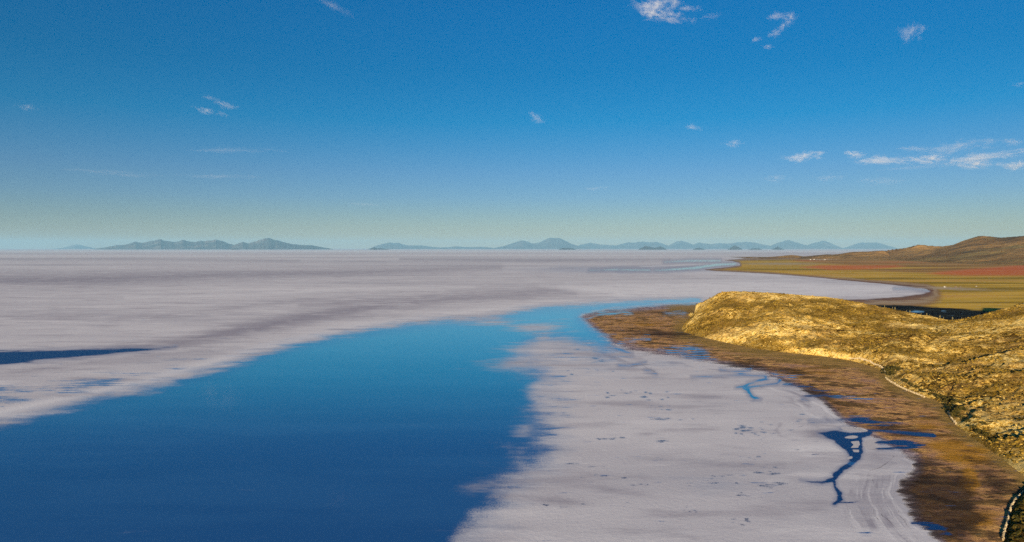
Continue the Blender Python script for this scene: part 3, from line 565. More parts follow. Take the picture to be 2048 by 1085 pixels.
# ---- brown hills beyond the grass plain
def build_far():
    C = cr_xyh([(1760, 502, 8300), (1810, 496, 8100), (1838, 489, 8000), (1862, 491.5, 7950), (1885, 492.5, 7900), (1905, 490, 7800), (1930, 480, 7700), (1958, 471.5, 7600), (1975, 472.5, 7500), (2000, 475.5, 7500), (2048, 472, 7300), (2150, 468, 7200), (2300, 455, 7200), (2600, 440, 7200)])
    B = [gp(u, v) for (u, v) in [(1690, 513), (1740, 516), (1800, 521), (1860, 525), (1950, 529), (2048, 531), (2300, 536), (2700, 545)]] + [(11500, 5000), (13500, 9000)] + [(x + 300, y + 2500) for (x, y, h) in reversed(C)] + [gp(1700, 510)]
    xs = np.arange(2400, 9200, 26.0); ys = np.arange(4200, 11500, 32.0); X, Y = np.meshgrid(xs, ys)
    H, t, sb = height_from(X, Y, B, C, 1.15)
    am = np.clip(t * 3, 0, 1) * np.clip(1.12 - t, 0.04, 1)
    H = H + am * (80 * fbm(X / 900, Y / 900, 5, 201) + 60 * (ridged(X / 500, Y / 700, 5, 211) - .55)); H = np.where(sb > 0, H + .5, sb * .1)
    Vv = np.stack([X.ravel(), Y.ravel(), H.ravel()], 1); Fq = grid_faces(*X.shape); keep = (sb.ravel()[Fq] > -60).any(1); Fq = Fq[keep]; ids, inv = np.unique(Fq, return_inverse=True)
    o = np_mesh('brown_hills', Vv[ids], inv.reshape(Fq.shape), M_far, True); tag(o, 'bare brown hills beyond the grass plain', 'hills', None, 'structure')
    # low foothills stepping down to the point
    def foot(name, lb, C, B, r, amp, s):
        C = cr_xyh(C); B = [gp(u, v) for (u, v) in B]; C2 = [(x, y) for (x, y, h) in C]
        B = B + [(x + 20, y + 900) for (x, y) in reversed(C2)]
        b = np.array(B); X, Y = np.meshgrid(np.arange(b[:, 0].min() - r, b[:, 0].max() + r, r), np.arange(b[:, 1].min() - r, b[:, 1].max() + r, r))
        H, t, sb = height_from(X, Y, B, C, 0.9); H = H + np.clip(t * 3, 0, 1) * np.clip(1.1 - t, .1, 1) * amp * fbm(X / 250, Y / 250, 5, s) * 2; H = np.where(sb > 0, H + .4, sb * .1)
        Vv = np.stack([X.ravel(), Y.ravel(), H.ravel()], 1); Fq = grid_faces(*X.shape); keep = (sb.ravel()[Fq] > -2 * r).any(1); Fq = Fq[keep]; ids, inv = np.unique(Fq, return_inverse=True)
        o = np_mesh(name, Vv[ids], inv.reshape(Fq.shape), M_far, True); tag(o, lb, 'hill', None, 'structure')
    foot('low_hill', 'small dark hillock at the tip of the far point', [(1500, 517, 8600), (1555, 514.5, 8500), (1572, 511.5, 8400), (1582, 510.5, 8400), (1595, 511.5, 8400), (1612, 514, 8400)], [(1490, 517.8), (1540, 517.5), (1580, 517.2), (1625, 517)], 22, 18, 301)
    foot('low_hill', 'low brown ridge stepping down from the far hills to the hillock', [(1605, 515, 8300), (1640, 512, 8100), (1653, 509, 8000), (1665, 509.5, 8000), (1685, 507.5, 8000), (1705, 504, 8000), (1735, 503, 8000), (1765, 500, 8000), (1800, 498, 8000), (1830, 496, 8000)],
         [(1600, 517.5), (1640, 518.5), (1690, 518.5), (1750, 520), (1820, 522), (1870, 524)], 26, 30, 311)
build_far()

# ---- mountains on the horizon
def mountain(name, label, prof, D, depth, mat, seed, rough=0.22, n=None, cat='mountain'):
    pu = np.array([p[0] for p in prof], float); pv = np.array([p[1] for p in prof], float)
    n = n or max(30, int((pu[-1] - pu[0]) * 2.2)); m = 26
    u = np.linspace(pu[0], pu[-1], n); v = np.interp(u, pu, pv)
    hz = np.maximum(CH + D * (HOR - v) / F, 0.0)
    hz = hz * (1 + 0.16 * fbm(u / 9, u * 0, 5, seed, .6))
    s = np.concatenate([np.linspace(-1, 0, 16), np.linspace(0, 1, 11)[1:]])
    S, Hc = np.meshgrid(s, hz, indexing='ij'); _, Uu = np.meshgrid(s, u, indexing='ij')
    dep = depth * (0.35 + 0.65 * Hc / max(hz.max(), 1)); Yd = D + S * dep
    X = (Uu - 1024) / F * Yd
    prf = (1 - np.abs(S)) ** 1.15
    rg = ridged(X / (depth * .22) + seed, Yd / (depth * .6), 5, seed)
    H = Hc * prf * (1 + rough * 1.5 * (rg - .55) * np.clip(np.abs(S) * 3, 0, 1)) - 6 * (np.abs(S) > .999)
    Vv = np.stack([X.ravel(), Yd.ravel(), H.ravel()], 1)
    o = np_mesh(name, Vv, grid_faces(*S.shape), mat, True); tag(o, label, cat, None, 'structure'); return o
mountain('mountain', 'faint small peak standing alone at the left end of the horizon', [(85, 499), (125, 496.5), (137, 493), (146, 490.5), (152, 489.5), (160, 490.5), (172, 493), (195, 498.5)], 98000, 5000, M_mount, 1)
mountain('mountain', 'long jagged blue range, the largest on the horizon', [(188, 498.6), (205, 496), (222, 493), (235, 490.5), (250, 490), (262, 487), (272, 484.5), (285, 486), (298, 483.5), (312, 481), (322, 478.3), (328, 481), (336, 483), (350, 484.5), (358, 483), (365, 480.5), (374, 483), (388, 485), (400, 482.5), (410, 483.5), (420, 481.5), (432, 480), (444, 482), (456, 487), (468, 490), (478, 493), (492, 499)], 62000, 5500, M_mount, 5)
mountain('mountain', 'broad blue cone with a pale summit beside the jagged range', [(452, 498.6), (466, 491.5), (478, 487), (486, 484.5), (498, 487), (512, 483), (524, 479.5), (535, 476.8), (542, 478), (552, 480), (570, 485.5), (586, 489), (606, 490.5), (622, 491), (640, 494), (668, 499)], 61000, 5500, M_mount, 9)
mountain('mountain', 'pale low mountain sloping away toward the middle of the horizon', [(736, 498.6), (752, 492.5), (766, 488), (780, 485.2), (788, 487), (797, 486.5), (806, 489), (818, 491.5), (832, 491), (846, 491.5), (862, 494), (880, 495.6), (902, 494.5), (912, 493), (926, 494.3), (942, 494.8), (960, 493.8), (985, 496), (1000, 498.6)], 92000, 6000, M_mount, 13)
mountain('mountain', 'flat topped twin mountain near the middle of the horizon', [(975, 498.6), (992, 496), (1010, 491.5), (1022, 488), (1036, 483), (1044, 482), (1054, 483.5), (1066, 487.5), (1076, 486), (1086, 482), (1094, 478), (1101, 476.6), (1110, 477), (1120, 476.8), (1128, 481), (1138, 486), (1150, 490.5), (1164, 494), (1185, 498.6)], 90000, 6500, M_mount, 17)
mountain('mountain', 'very pale low range beyond the double dark island', [(1145, 498.6), (1160, 490), (1180, 486), (1196, 489), (1214, 490), (1232, 491.5), (1245, 487.5), (1256, 485), (1268, 485.5), (1284, 484), (1298, 485.2), (1310, 484.5), (1322, 486.5), (1335, 491), (1350, 498.6)], 99000, 6000, M_mount, 21)
mountain('mountain', 'pale pointed range in the middle of the right hand horizon', [(1325, 498.6), (1340, 490), (1352, 484), (1362, 481.8), (1372, 484), (1386, 490), (1398, 485.5), (1408, 487), (1424, 488.5), (1440, 486.5), (1458, 488), (1474, 485.5), (1490, 484.2), (1508, 485.5), (1526, 489), (1545, 493), (1560, 498.6)], 98000, 6000, M_mount, 25)
mountain('mountain', 'wide pale cone behind the smallest pointed island', [(1528, 498.6), (1545, 490), (1558, 485), (1570, 482), (1579, 481), (1588, 483.5), (1600, 487.5), (1614, 491), (1630, 498.6)], 95000, 6000, M_mount, 29)
mountain('mountain', 'pale cone next to the low end of the brown hills', [(1600, 498.6), (1618, 489.5), (1630, 485.5), (1641, 483), (1650, 482.5), (1660, 486), (1672, 491.5), (1690, 498.6)], 97000, 6000, M_mount, 33)
mountain('mountain', 'faint flat topped mountain seen over the brown foothills', [(1680, 498.6), (1698, 493), (1712, 487.5), (1724, 485.5), (1738, 486), (1752, 485), (1764, 488), (1778, 492), (1800, 498.6)], 102000, 6000, M_mount, 37)
for (lb, pr) in [('low dark islet under the pale sloping mountain', [(736, 500), (743, 497), (748, 494.6), (754, 497), (765, 497.5), (782, 500)]), ('tiny dark islet at the foot of the long blue range', [(462, 500), (468, 497.6), (474, 497.2), (482, 500)]),
                 ('flat dark islet before the twin mountain', [(1115, 500), (1125, 496.6), (1135, 496.2), (1145, 497.2), (1154, 500)]), ('dark humped island, the largest of the islands', [(1276, 500), (1284, 495.5), (1291, 492), (1299, 494.2), (1310, 496), (1318, 493.8), (1323, 493.6), (1334, 500)]),
                 ('low dark islet between the double island and the pointed island', [(1384, 500), (1394, 496.2), (1402, 496.6), (1412, 500)]), ('dark pointed island with a single peak', [(1454, 500), (1462, 495), (1469, 491.4), (1476, 494), (1486, 500)]),
                 ('flat strip of dark islet beside the pointed island', [(1494, 500), (1506, 497.2), (1518, 497.4), (1526, 500)]), ('smallest pointed island, before the wide pale cone', [(1542, 500), (1550, 496), (1555, 493.6), (1561, 496.6), (1570, 500)])]:
    mountain('island', lb, pr, 52000, 1800, M_island, 50, 0.2, 60, 'island')

# ================================================================== SCATTER: shrubs and stones as two masses
def ico():
    t = (1 + 5 ** .5) / 2
    v = np.array([(-1, t, 0), (1, t, 0), (-1, -t, 0), (1, -t, 0), (0, -1, t), (0, 1, t), (0, -1, -t), (0, 1, -t), (t, 0, -1), (t, 0, 1), (-t, 0, -1), (-t, 0, 1)], float); v /= np.linalg.norm(v[0])
    f = np.array([(0, 11, 5), (0, 5, 1), (0, 1, 7), (0, 7, 10), (0, 10, 11), (1, 5, 9), (5, 11, 4), (11, 10, 2), (10, 7, 6), (7, 1, 8), (3, 9, 4), (3, 4, 2), (3, 2, 6), (3, 6, 8), (3, 8, 9), (4, 9, 5), (2, 4, 11), (6, 2, 10), (8, 6, 7), (9, 8, 1)])
    return v, f
IV, IF = ico()
RNG = np.random.default_rng(11)
def blobs(pos, rad, flat, jit):
    n = len(pos); a = RNG.uniform(0, 2 * np.pi, n); c, s = np.cos(a), np.sin(a)
    V = IV[None] * (1 + RNG.uniform(-jit, jit, (n, 12, 1)))
    x = V[..., 0] * c[:, None] - V[..., 1] * s[:, None]; y = V[..., 0] * s[:, None] + V[..., 1] * c[:, None]
    V = np.stack([x * RNG.uniform(.8, 1.25, (n, 1)), y, V[..., 2] * flat[:, None]], -1) * rad[:, None, None] + pos[:, None, :]
    Fc = IF[None] + (np.arange(n) * 12)[:, None, None]
    return V.reshape(-1, 3), Fc.reshape(-1, 3)
def leaf_mat(name, c1, c2, c3, sc):
    n = NT(name); k = n.noise(n.pos(), sc, 3, 0.6)
    return n.done(n.bsdf(n.ramp(k, [(0.36, c1), (0.5, c2), (0.66, c3)]), 0.9, 0.0))
M_shrub = leaf_mat('shrub_leaves', (0.055, 0.036, 0.005), (0.14, 0.088, 0.011), (0.30, 0.19, 0.030), 0.05)
M_stone = leaf_mat('stone', (0.40, 0.26, 0.05), (0.52, 0.35, 0.08), (0.66, 0.48, 0.15), 0.12)
M_dark = leaf_mat('bush_leaves', (0.022, 0.020, 0.005), (0.055, 0.046, 0.010), (0.13, 0.092, 0.020), 0.5)
def scatter():
    n = 230000
    x = RNG.uniform(230, 900, n); y = RNG.uniform(330, 1200, n)
    h, t, sb = spit_height(x, y)
    u = 1024 + F * x / y
    ok = (sb > 1.5) & (u < 2250) & (t < 0.9999)
    # keep what lies on the front slope or close over the crest
    d = np.full(n, 1e9); side = np.zeros(n)
    cxs = np.array([c[0] for c in CREST]); cys = np.array([c[1] for c in CREST]); ycrest = np.interp(x, cxs[:17], cys[:17])
    ok &= (y < ycrest + 30)
    x, y, h, t, sb = x[ok], y[ok], h[ok], t[ok], sb[ok]
    shr = shrubbiness(x, y)
    band = fbm(x / 22, y / 22, 4, 95, .6)
    r = RNG.random(len(x))
    is_s = r < np.clip((shr - .35) * 1.8 + band * 1.0, 0.02, 0.95) * 0.8
    is_r = (~is_s) & (r > 0.985 - 0.30 * np.clip(1 - t * 5, 0, 1) * np.clip(.6 + band * 4, 0, 1))
    def mk(name, m, rlo, rhi, fl, jit, mat, lb):
        k = len(x[m]); rad = rlo + (rhi - rlo) * RNG.random(k) ** 2.4
        p = np.stack([x[m], y[m], h[m] + rad * .15], 1)
        V, Fc = blobs(p, rad, np.full(k, fl) * RNG.uniform(.7, 1.2, k), jit)
        o = np_mesh(name, V, Fc, mat, False); tag(o, lb, name.replace('_', ' '), None, 'stuff'); print(name, k)
    mk('hillside_shrubs', is_s, 0.3, 1.35, .62, .3, M_shrub, 'low olive brown scrub covering the golden hillside')
    mk('hillside_stones', is_r, 0.2, 0.85, .6, .28, M_stone, 'pale yellow stones strewn over the golden hillside')
    # shrubs of the near knoll
    n = 9000; x = RNG.uniform(160, 440, n); y = RNG.uniform(200, 420, n); h, t, sb = knoll_height(x, y); ok = (sb > 2.2); x, y, h = x[ok], y[ok], h[ok]
    rad = 0.35 + 1.1 * RNG.random(len(x)) ** 1.8; V, Fc = blobs(np.stack([x, y, h + rad * .2], 1), rad, np.full(len(x), .8), .3)
    o = np_mesh('knoll_shrubs', V, Fc, M_dark, False); tag(o, 'dense dark green scrub on the near knoll', 'scrub', None, 'stuff')
scatter()

# ================================================================== BUSHES AT THE FOOT OF THE HILL
def at_hill(u, v):              # where the sight line of a pixel meets the hill
    x, yy, z = ray(u, v)
    t = np.arange(250, 1400, 1.0) / yy; X = x * t; Y = yy * t; Z = CH + z * t
    H = np.maximum(np.maximum(spit_height(X, Y)[0], knoll_height(X, Y)[0]), 0)
    k = np.argmax(Z < H) if (Z < H).any() else len(t) - 1
    return float(X[k]), float(Y[k]), float(H[k])
def bush_mesh(seed, R=1.0):
    g = np.random.default_rng(seed); V = []; Fc = []
    lobes = [(g.normal(0, .38, 3) * np.array([1, 1, .45]) + np.array([0, 0, .55])) for _ in range(8)]
    for l in lobes:
        r = g.uniform(.28, .5)
        for _ in range(60):
            d = g.normal(size=3); d /= np.linalg.norm(d); p = l + d * r * g.uniform(.75, 1.1); p[2] = max(p[2], 0.02)
            a = g.normal(size=3); a = a / np.linalg.norm(a) * g.uniform(.07, .15); b = np.cross(a, g.normal(size=3)); b = b / (np.linalg.norm(b) + 1e-6) * g.uniform(.06, .12)
            i = len(V); V += [p - a, p + b, p + a, p - b]; Fc.append((i, i + 1, i + 2, i + 3))
    return np.array(V) * R, np.array(Fc)
M_bark = leaf_mat('bark', (0.05, 0.035, 0.02), (0.09, 0.06, 0.035), (0.14, 0.10, 0.06), 3.0)
def tube(pts, rad, seg=8, cap=True):
    V = []; Fc = []; pts = [Vector(p) for p in pts]
    for i, p in enumerate(pts):
        d = (pts[min(i + 1, len(pts) - 1)] - pts[max(i - 1, 0)]).normalized()
        a = d.orthogonal().normalized(); b = d.cross(a)
        for k in range(seg):
            an = 2 * math.pi * k / seg; V.append(p + (a * math.cos(an) + b * math.sin(an)) * rad[i])
    for i in range(len(pts) - 1):
        for k in range(seg):
            Fc.append((i * seg + k, i * seg + (k + 1) % seg, (i + 1) * seg + (k + 1) % seg, (i + 1) * seg + k))
    if cap:
        Fc.append(tuple(range(seg))[::-1]); Fc.append(tuple((len(pts) - 1) * seg + k for k in range(seg)))
    return V, Fc
def py_mesh(name, parts, mat, parent=None, smooth=True):
    V = []; Fc = []
    for (v, f) in parts:
        o = len(V); V += [tuple(p) for p in v]; Fc += [tuple(i + o for i in q) for q in f]
    me = bpy.data.meshes.new(name); me.from_pydata(V, [], Fc); me.materials.append(mat)
    me.polygons.foreach_set('use_smooth', [smooth] * len(me.polygons))
    o = bpy.data.objects.new(name, me); COL.objects.link(o)
    if parent: o.parent = parent
    return o
def empty(name, loc, rz=0.0, sc=1.0):
    o = bpy.data.objects.new(name, None); COL.objects.link(o); o.location = loc; o.rotation_euler = (0, 0, rz); o.scale = (sc,) * 3; o.empty_display_size = .5; return o
def copy_tree(o, parent=None):
    c = o.copy(); COL.objects.link(c); c.parent = parent
    for ch in [q for q in bpy.data.objects if q.parent == o]: copy_tree(ch, c)
    return c
def bush_proto(seed):
    r = empty('bush', (0, 0, 0)); V, Fc = bush_mesh(seed); np_mesh('foliage', V, Fc, M_dark, False, None, r)
    py_mesh('stem', [tube([(0, 0, -.5), (0.03, 0, .2), (.1, .05, .6)], [.06, .05, .02], 6), tube([(0, 0, 0), (-.12, .05, .3), (-.3, .1, .55)], [.04, .03, .015], 6)], M_bark, r)
    return r
protos = [bush_proto(s) for s in (3, 8, 15)]
rb = random.Random(4); used = [False] * 3; allb = []
bush_sets = [('dark green bush in the clump where the hill foot turns inward', 'bushes in the clump at the hill foot bend', [(1778, 738), (1783, 745), (1775, 748), (1790, 742), (1772, 742), (1787, 750), (1780, 752), (1796, 738)], 3.0),
             ('dark green bush in the thicket beside the stone wall on the slope foot', 'bushes of the thicket at the hill foot', [(1895, 806), (1902, 803), (1909, 808), (1900, 814), (1912, 818), (1918, 808), (1906, 824), (1898, 822), (1915, 830), (1908, 834), (1922, 822), (1890, 800), (1925, 838), (1880, 797), (1872, 793)], 3.2),
             ('dark bush in the row strung along the lower hill foot', 'bushes along the lower hill foot', [(1832, 776), (1842, 782), (1850, 786), (1822, 772), (1860, 790), (1866, 784), (1811, 765)], 2.2),
             ('dark bush growing on the yellow slope above the near flat', 'bushes on the yellow slope', [(1946, 858), (1960, 868), (1938, 845), (1972, 872), (1990, 885), (1950, 838), (1968, 850)], 2.2),
             ('dark bush crowded behind the stone wall on the near knoll', 'bushes on the near knoll', [(2034, 1022), (2041, 1008), (2030, 1058), (2038, 1045), (2044, 1030), (2032, 1075), (2045, 1062), (2044, 1080)], 1.0)]
for (lb, gr, pts, R) in bush_sets:
    for (u, v) in pts:
        k = rb.randrange(3)
        o = protos[k] if not used[k] else copy_tree(protos[k]); used[k] = True
        x, y, z = at_hill(u, v); o.location = (x, y, z - .15); o.rotation_euler = (0, 0, rb.uniform(0, 6.28)); s = R * rb.uniform(.7, 1.2); o.scale = (s * rb.uniform(.9, 1.2), s, s * rb.uniform(.8, 1.05)); tag(o, lb, 'bush', gr)

# ================================================================== COLUMNAR CACTI ALONG THE RIDGE
nc = NT('cactus_skin'); M_cact = nc.done(nc.bsdf(nc.ramp(nc.noise(nc.pos(), 2.0, 4, .6), [(0.4, (0.12, 0.105, 0.035)), (0.6, (0.27, 0.22, 0.09))]), 0.8, 0.2))
def ribbed(pts, rad, seg=14):
    V, Fc = tube(pts, rad, seg, True); V = list(V)
    for i in range(len(pts)):
        for k in range(0, seg, 2):
            j = i * seg + k; V[j] = V[j] + (Vector(pts[i]) - V[j]) * 0.22
    return V, Fc
def cactus_proto(kind):
    r = empty('cactus', (0, 0, 0))
    py_mesh('trunk', [ribbed([(0, 0, -.6), (0, 0, .4), (0.04, 0, 2), (.02, .03, 3.6), (0, .03, 4.5), (0, .03, 4.75)], [.26, .30, .34, .33, .26, .08])], M_cact, r)
    arms = [[(0.1, 0, 1.7), (.55, 0, 1.75), (.8, .05, 2.1), (.85, .05, 3.0), (.85, .05, 3.7), (.85, .05, 3.85)], [(-.1, 0, 1.3), (-.5, -.05, 1.4), (-.75, -.1, 1.8), (-.78, -.1, 2.7), (-.78, -.1, 3.05), (-.78, -.1, 3.2)]]
    for a in arms[:kind]: py_mesh('arm', [ribbed(a, [.17, .2, .22, .22, .18, .06])], M_cact, r)
    return r
cps = [cactus_proto(0), cactus_proto(1), cactus_proto(2)]; cu = [False] * 3
cact = [(1769, 618, 1.0, 1, 'cactus highest up the ridge, at the edge of the painted ridge shade'), (1785, 621, .8, 0, None), (1790, 622.5, 1.0, 2, None), (1813, 629, .8, 0, None), (1819.5, 630.5, 1.05, 1, None), (1842, 635.5, .85, 0, 'cactus standing alone near the middle of the cactus row'), (1853.5, 637.5, .9, 2, None),
        (1859, 638.5, .6, 0, None), (1880, 643, 1.25, 1, 'tallest cactus on the ridge line'), (1887, 645, .85, 0, 'cactus just downhill of the tallest one'), (1905, 648, 1.05, 2, 'last big cactus before the low saddle'), (1923, 648, .6, 0, 'smallest cactus, sitting in the low saddle of the ridge')]
pair_lb = {1785: 'first small cactus of the close pair below the highest one', 1790: 'bigger cactus of the close pair below the highest one', 1813: 'small cactus of the second pair on the ridge', 1819.5: 'bigger cactus of the second pair on the ridge', 1853.5: 'two armed cactus before the gap leading to the tallest one', 1859: 'short stub of cactus beside the two armed one'}
for (u, v, s, k, lb) in cact:
    D = np.interp(u, [1740, 1800, 1860, 1895, 1925, 1980], [925, 895, 868, 850, 835, 815]); x, y, z = PD(u, v, D)
    h = float(spit_height(np.array([float(x)]), np.array([float(y)]))[0][0])
    o = cps[k] if not cu[k] else copy_tree(cps[k]); cu[k] = True
    o.location = (float(x), float(y), h); o.rotation_euler = (0, 0, rb.uniform(0, 6)); o.scale = (s * .7,) * 3
    tag(o, lb or pair_lb[u], 'cactus', 'columnar cacti along the ridge')

# ================================================================== DRY STONE WALLS AT THE HILL FOOT
M_wall = leaf_mat('wall_stone', (0.30, 0.22, 0.11), (0.46, 0.36, 0.20), (0.62, 0.52, 0.34), 0.8)
def stone_wall(label, px, hgt, wid, on_hill=False):
    P = [gp(u, v) for (u, v) in px]; pos = []; rad = []
    for i in range(len(P) - 1):
        a, b = np.array(P[i]), np.array(P[i + 1]); L_ = np.linalg.norm(b - a); k = int(L_ / (wid * .38)) + 1
        nrm = np.array([-(b - a)[1], (b - a)[0]]) / max(L_, 1e-6)
        for j in range(k):
            if RNG.random() < .06: continue
            c = a + (b - a) * (j / k)
            for lay in range(3):
                q = c + nrm * RNG.uniform(-.3, .3) * wid + RNG.uniform(-.15, .15, 2)
                pos.append((q[0], q[1], hgt * (.15 + .33 * lay) * RNG.uniform(.8, 1.15))); rad.append(wid * RNG.uniform(.28, .5))
    pos = np.array(pos); rad = np.array(rad)
    base = np.maximum(np.maximum(spit_height(pos[:, 0], pos[:, 1])[0], knoll_height(pos[:, 0], pos[:, 1])[0]), 0); pos[:, 2] += base
    V, Fc = blobs(pos, rad, np.full(len(pos), .75), .22)
    o = np_mesh('stone_wall', V, Fc, M_wall, False); tag(o, label, 'wall', 'dry stone walls at the hill foot')
stone_wall('low stone wall curving round the mud flat to the bush clump', [(1700, 720.5), (1720, 724.5), (1740, 730), (1755, 735.5), (1768, 743), (1771, 750)], 1.3, 1.0)
stone_wall('low stone wall slanting along the hill foot past the small bushes', [(1771, 757), (1780, 764), (1795, 773), (1815, 782), (1835, 790), (1850, 796)], 1.3, .9)
stone_wall('short stone wall below the thicket at the hill foot', [(1896, 826), (1900, 834), (1905, 842), (1912, 850)], 1.3, .9)
stone_wall('stone wall climbing the bright edge of the near knoll', [(2058, 977), (2040, 992), (2030, 1003), (2022, 1015), (2018, 1030), (2014, 1048), (2010, 1060), (2006, 1082)], 1.0, .7)

# ================================================================== FARMSTEAD AND VILLAGE
nh = NT('white_plaster'); M_white = nh.done(nh.bsdf(nh.ramp(nh.noise(nh.pos(), .8, 4, .6), [(.4, (.62, .58, .52)), (.6, (.82, .79, .74))]), .9, .1))
nh = NT('adobe'); M_adobe = nh.done(nh.bsdf(nh.ramp(nh.noise(nh.pos(), .8, 4, .6), [(.4, (.10, .06, .035)), (.6, (.20, .13, .08))]), .95, .1))
nh = NT('roof_sheet'); M_roof = nh.done(nh.bsdf(nh.ramp(nh.noise(nh.pos(), .6, 4, .6), [(.4, (.14, .11, .09)), (.6, (.26, .21, .17))]), .6, .3))
nh = NT('dark_wood'); M_wood = nh.done(nh.bsdf(nh.ramp(nh.noise(nh.pos(), 2, 4, .6), [(.4, (.03, .02, .015)), (.6, (.06, .04, .03))]), .7, .2))
def box(x0, x1, y0, y1, z0, z1):
    return [Vector(p) for p in [(x0, y0, z0), (x1, y0, z0), (x1, y1, z0), (x0, y1, z0), (x0, y0, z1), (x1, y0, z1), (x1, y1, z1), (x0, y1, z1)]], [(0, 3, 2, 1), (4, 5, 6, 7), (0, 1, 5, 4), (1, 2, 6, 5), (2, 3, 7, 6), (3, 0, 4, 7)]
def house(name, loc, rz, w, d, h, wall, label, group=None):
    r = empty(name, loc, rz)
    body = box(-w / 2, w / 2, -d / 2, d / 2, -.3, h)
    gab = ([Vector(p) for p in [(-w / 2, -d / 2, h), (-w / 2, d / 2, h), (-w / 2, 0, h + d * .28), (w / 2, -d / 2, h), (w / 2, d / 2, h), (w / 2, 0, h + d * .28)]], [(0, 2, 1), (3, 4, 5), (0, 3, 5, 2), (1, 2, 5, 4)])
    py_mesh('wall', [body, gab], wall, r, False)
    o = .35; e0 = h - .1; t = .14
    rf = []
    for s in (-1, 1):
        a = [(-w / 2 - o, s * (d / 2 + o), e0), (w / 2 + o, s * (d / 2 + o), e0), (w / 2 + o, 0, h + d * .28 + .1), (-w / 2 - o, 0, h + d * .28 + .1)]
        rf.append(([Vector(p) for p in a] + [Vector((p[0], p[1], p[2] + t)) for p in a], [(0, 1, 2, 3), (7, 6, 5, 4), (0, 4, 5, 1), (1, 5, 6, 2), (2, 6, 7, 3), (3, 7, 4, 0)]))
    py_mesh('roof', rf, M_roof, r, False)
    py_mesh('door', [box(-.45, .45, -d / 2 - .06, -d / 2 + .02, 0, min(2.0, h - .3))], M_wood, r, False)
    for s in (-1, 1): py_mesh('window', [box(s * w * .3 - .4, s * w * .3 + .4, -d / 2 - .05, -d / 2 + .02, h * .4, h * .72)], M_wood, r, False)
    tag(r, label, 'house', group); return r
def gpz(u, v): x, y = gp(u, v); return (x, y, 0)
house('farm_house', gpz(1889.5, 575), .15, 3.4, 3.0, 2.3, M_white, 'white farm house at the pale track on the grass plain')
house('farm_shed', gpz(1952.5, 573.6), -.2, 2.4, 2.2, 1.7, M_white, 'small white shed alone on the plain beyond the farm house')
house('adobe_shed', gpz(1911, 575.4), .1, 6.0, 3.4, 1.9, M_adobe, 'long dark adobe shed next to the white farm house')
house('adobe_hut', gpz(1921, 575.2), .3, 3.6, 3.2, 1.8, M_adobe, 'small dark adobe hut at the end of the farm buildings')
rv = random.Random(9)
for k, (u, v) in enumerate([(1628, 519.6), (1636, 519.9), (1643, 519.2), (1650, 520.1), (1655, 519.4), (1662, 519.8), (1621, 520.2), (1672, 519.6), (1647, 521), (1705, 516.5), (1640, 520.8)]):
    house('village_house', gpz(u, v), rv.uniform(-.6, .6), rv.uniform(8, 13), rv.uniform(6, 8), rv.uniform(2.8, 3.8), M_adobe if k % 3 else M_white, 'pale low house in the far village at the foot of the brown ridge', 'houses of the far village')

# ================================================================== CLOUDS
def cloud_mat(name, dens, seed, cut):
    m = bpy.data.materials.new(name); m.use_nodes = True; t = m.node_tree; t.nodes.clear(); N = t.nodes.new; K = t.links.new
    out = N('ShaderNodeOutputMaterial'); v = N('ShaderNodeVolumePrincipled'); tc = N('ShaderNodeTexCoord')
    v.inputs['Color'].default_value = (.97, .96, .95, 1); v.inputs['Anisotropy'].default_value = 0.0
    ln = N('ShaderNodeVectorMath'); ln.operation = 'LENGTH'; K(tc.outputs['Object'], ln.inputs[0])
    mp = N('ShaderNodeMapping'); mp.inputs['Location'].default_value = (seed * 3.7, seed * 1.3, seed); mp.inputs['Scale'].default_value = (1.25, .8, .8); K(tc.outputs['Object'], mp.inputs[0])
    nz = N('ShaderNodeTexNoise'); nz.inputs['Scale'].default_value = 1.9; nz.inputs['Detail'].default_value = 7; nz.inputs['Roughness'].default_value = .70; nz.inputs['Distortion'].default_value = .6; K(mp.outputs[0], nz.inputs['Vector'])
    a = N('ShaderNodeMath'); a.operation = 'MULTIPLY_ADD'; a.inputs[1].default_value = -0.75; K(ln.outputs['Value'], a.inputs[0]); a.inputs[2].default_value = cut
    b = N('ShaderNodeMath'); b.operation = 'MULTIPLY_ADD'; b.inputs[1].default_value = 3.4; K(nz.outputs['Fac'], b.inputs[0]); K(a.outputs[0], b.inputs[2])
    c = N('ShaderNodeMapRange'); c.inputs[1].default_value = 0.0; c.inputs[2].default_value = 0.8; c.inputs[4].default_value = dens; K(b.outputs[0], c.inputs[0])
    oi = N('ShaderNodeObjectInfo'); sr = N('ShaderNodeSeparateColor'); K(oi.outputs['Color'], sr.inputs[0]); md = N('ShaderNodeMath'); md.operation = 'MULTIPLY'; K(c.outputs[0], md.inputs[0]); K(sr.outputs[0], md.inputs[1])
    K(md.outputs[0], v.inputs['Density']); K(v.outputs[0], out.inputs['Volume'])
    return m
CM = [[cloud_mat('cloud_vapour', d, s, -1.30) for s in range(4)] for d in (0.30, 0.65, 1.6)]
def sphere_mesh(seed):
    V = []; Fc = []; nu, nv = 20, 12; g = np.random.default_rng(seed)
    for j in range(nv + 1):
        for i in range(nu):
            th = math.pi * j / nv; ph = 2 * math.pi * i / nu
            d = np.array([math.sin(th) * math.cos(ph), math.sin(th) * math.sin(ph), math.cos(th)])
            r = 1.0 + .12 * math.sin(3 * ph + seed) * math.sin(th) + .08 * math.sin(5 * ph + 2 * seed) * math.sin(th)
            V.append(tuple(d * r))
    for j in range(nv):
        for i in range(nu): Fc.append((j * nu + i, (j + 1) * nu + i, (j + 1) * nu + (i + 1) % nu, j * nu + (i + 1) % nu))
    me = bpy.data.meshes.new('cloud'); me.from_pydata(V, [], Fc); me.validate(); return me
sm = [[None] * 4 for _ in range(3)]
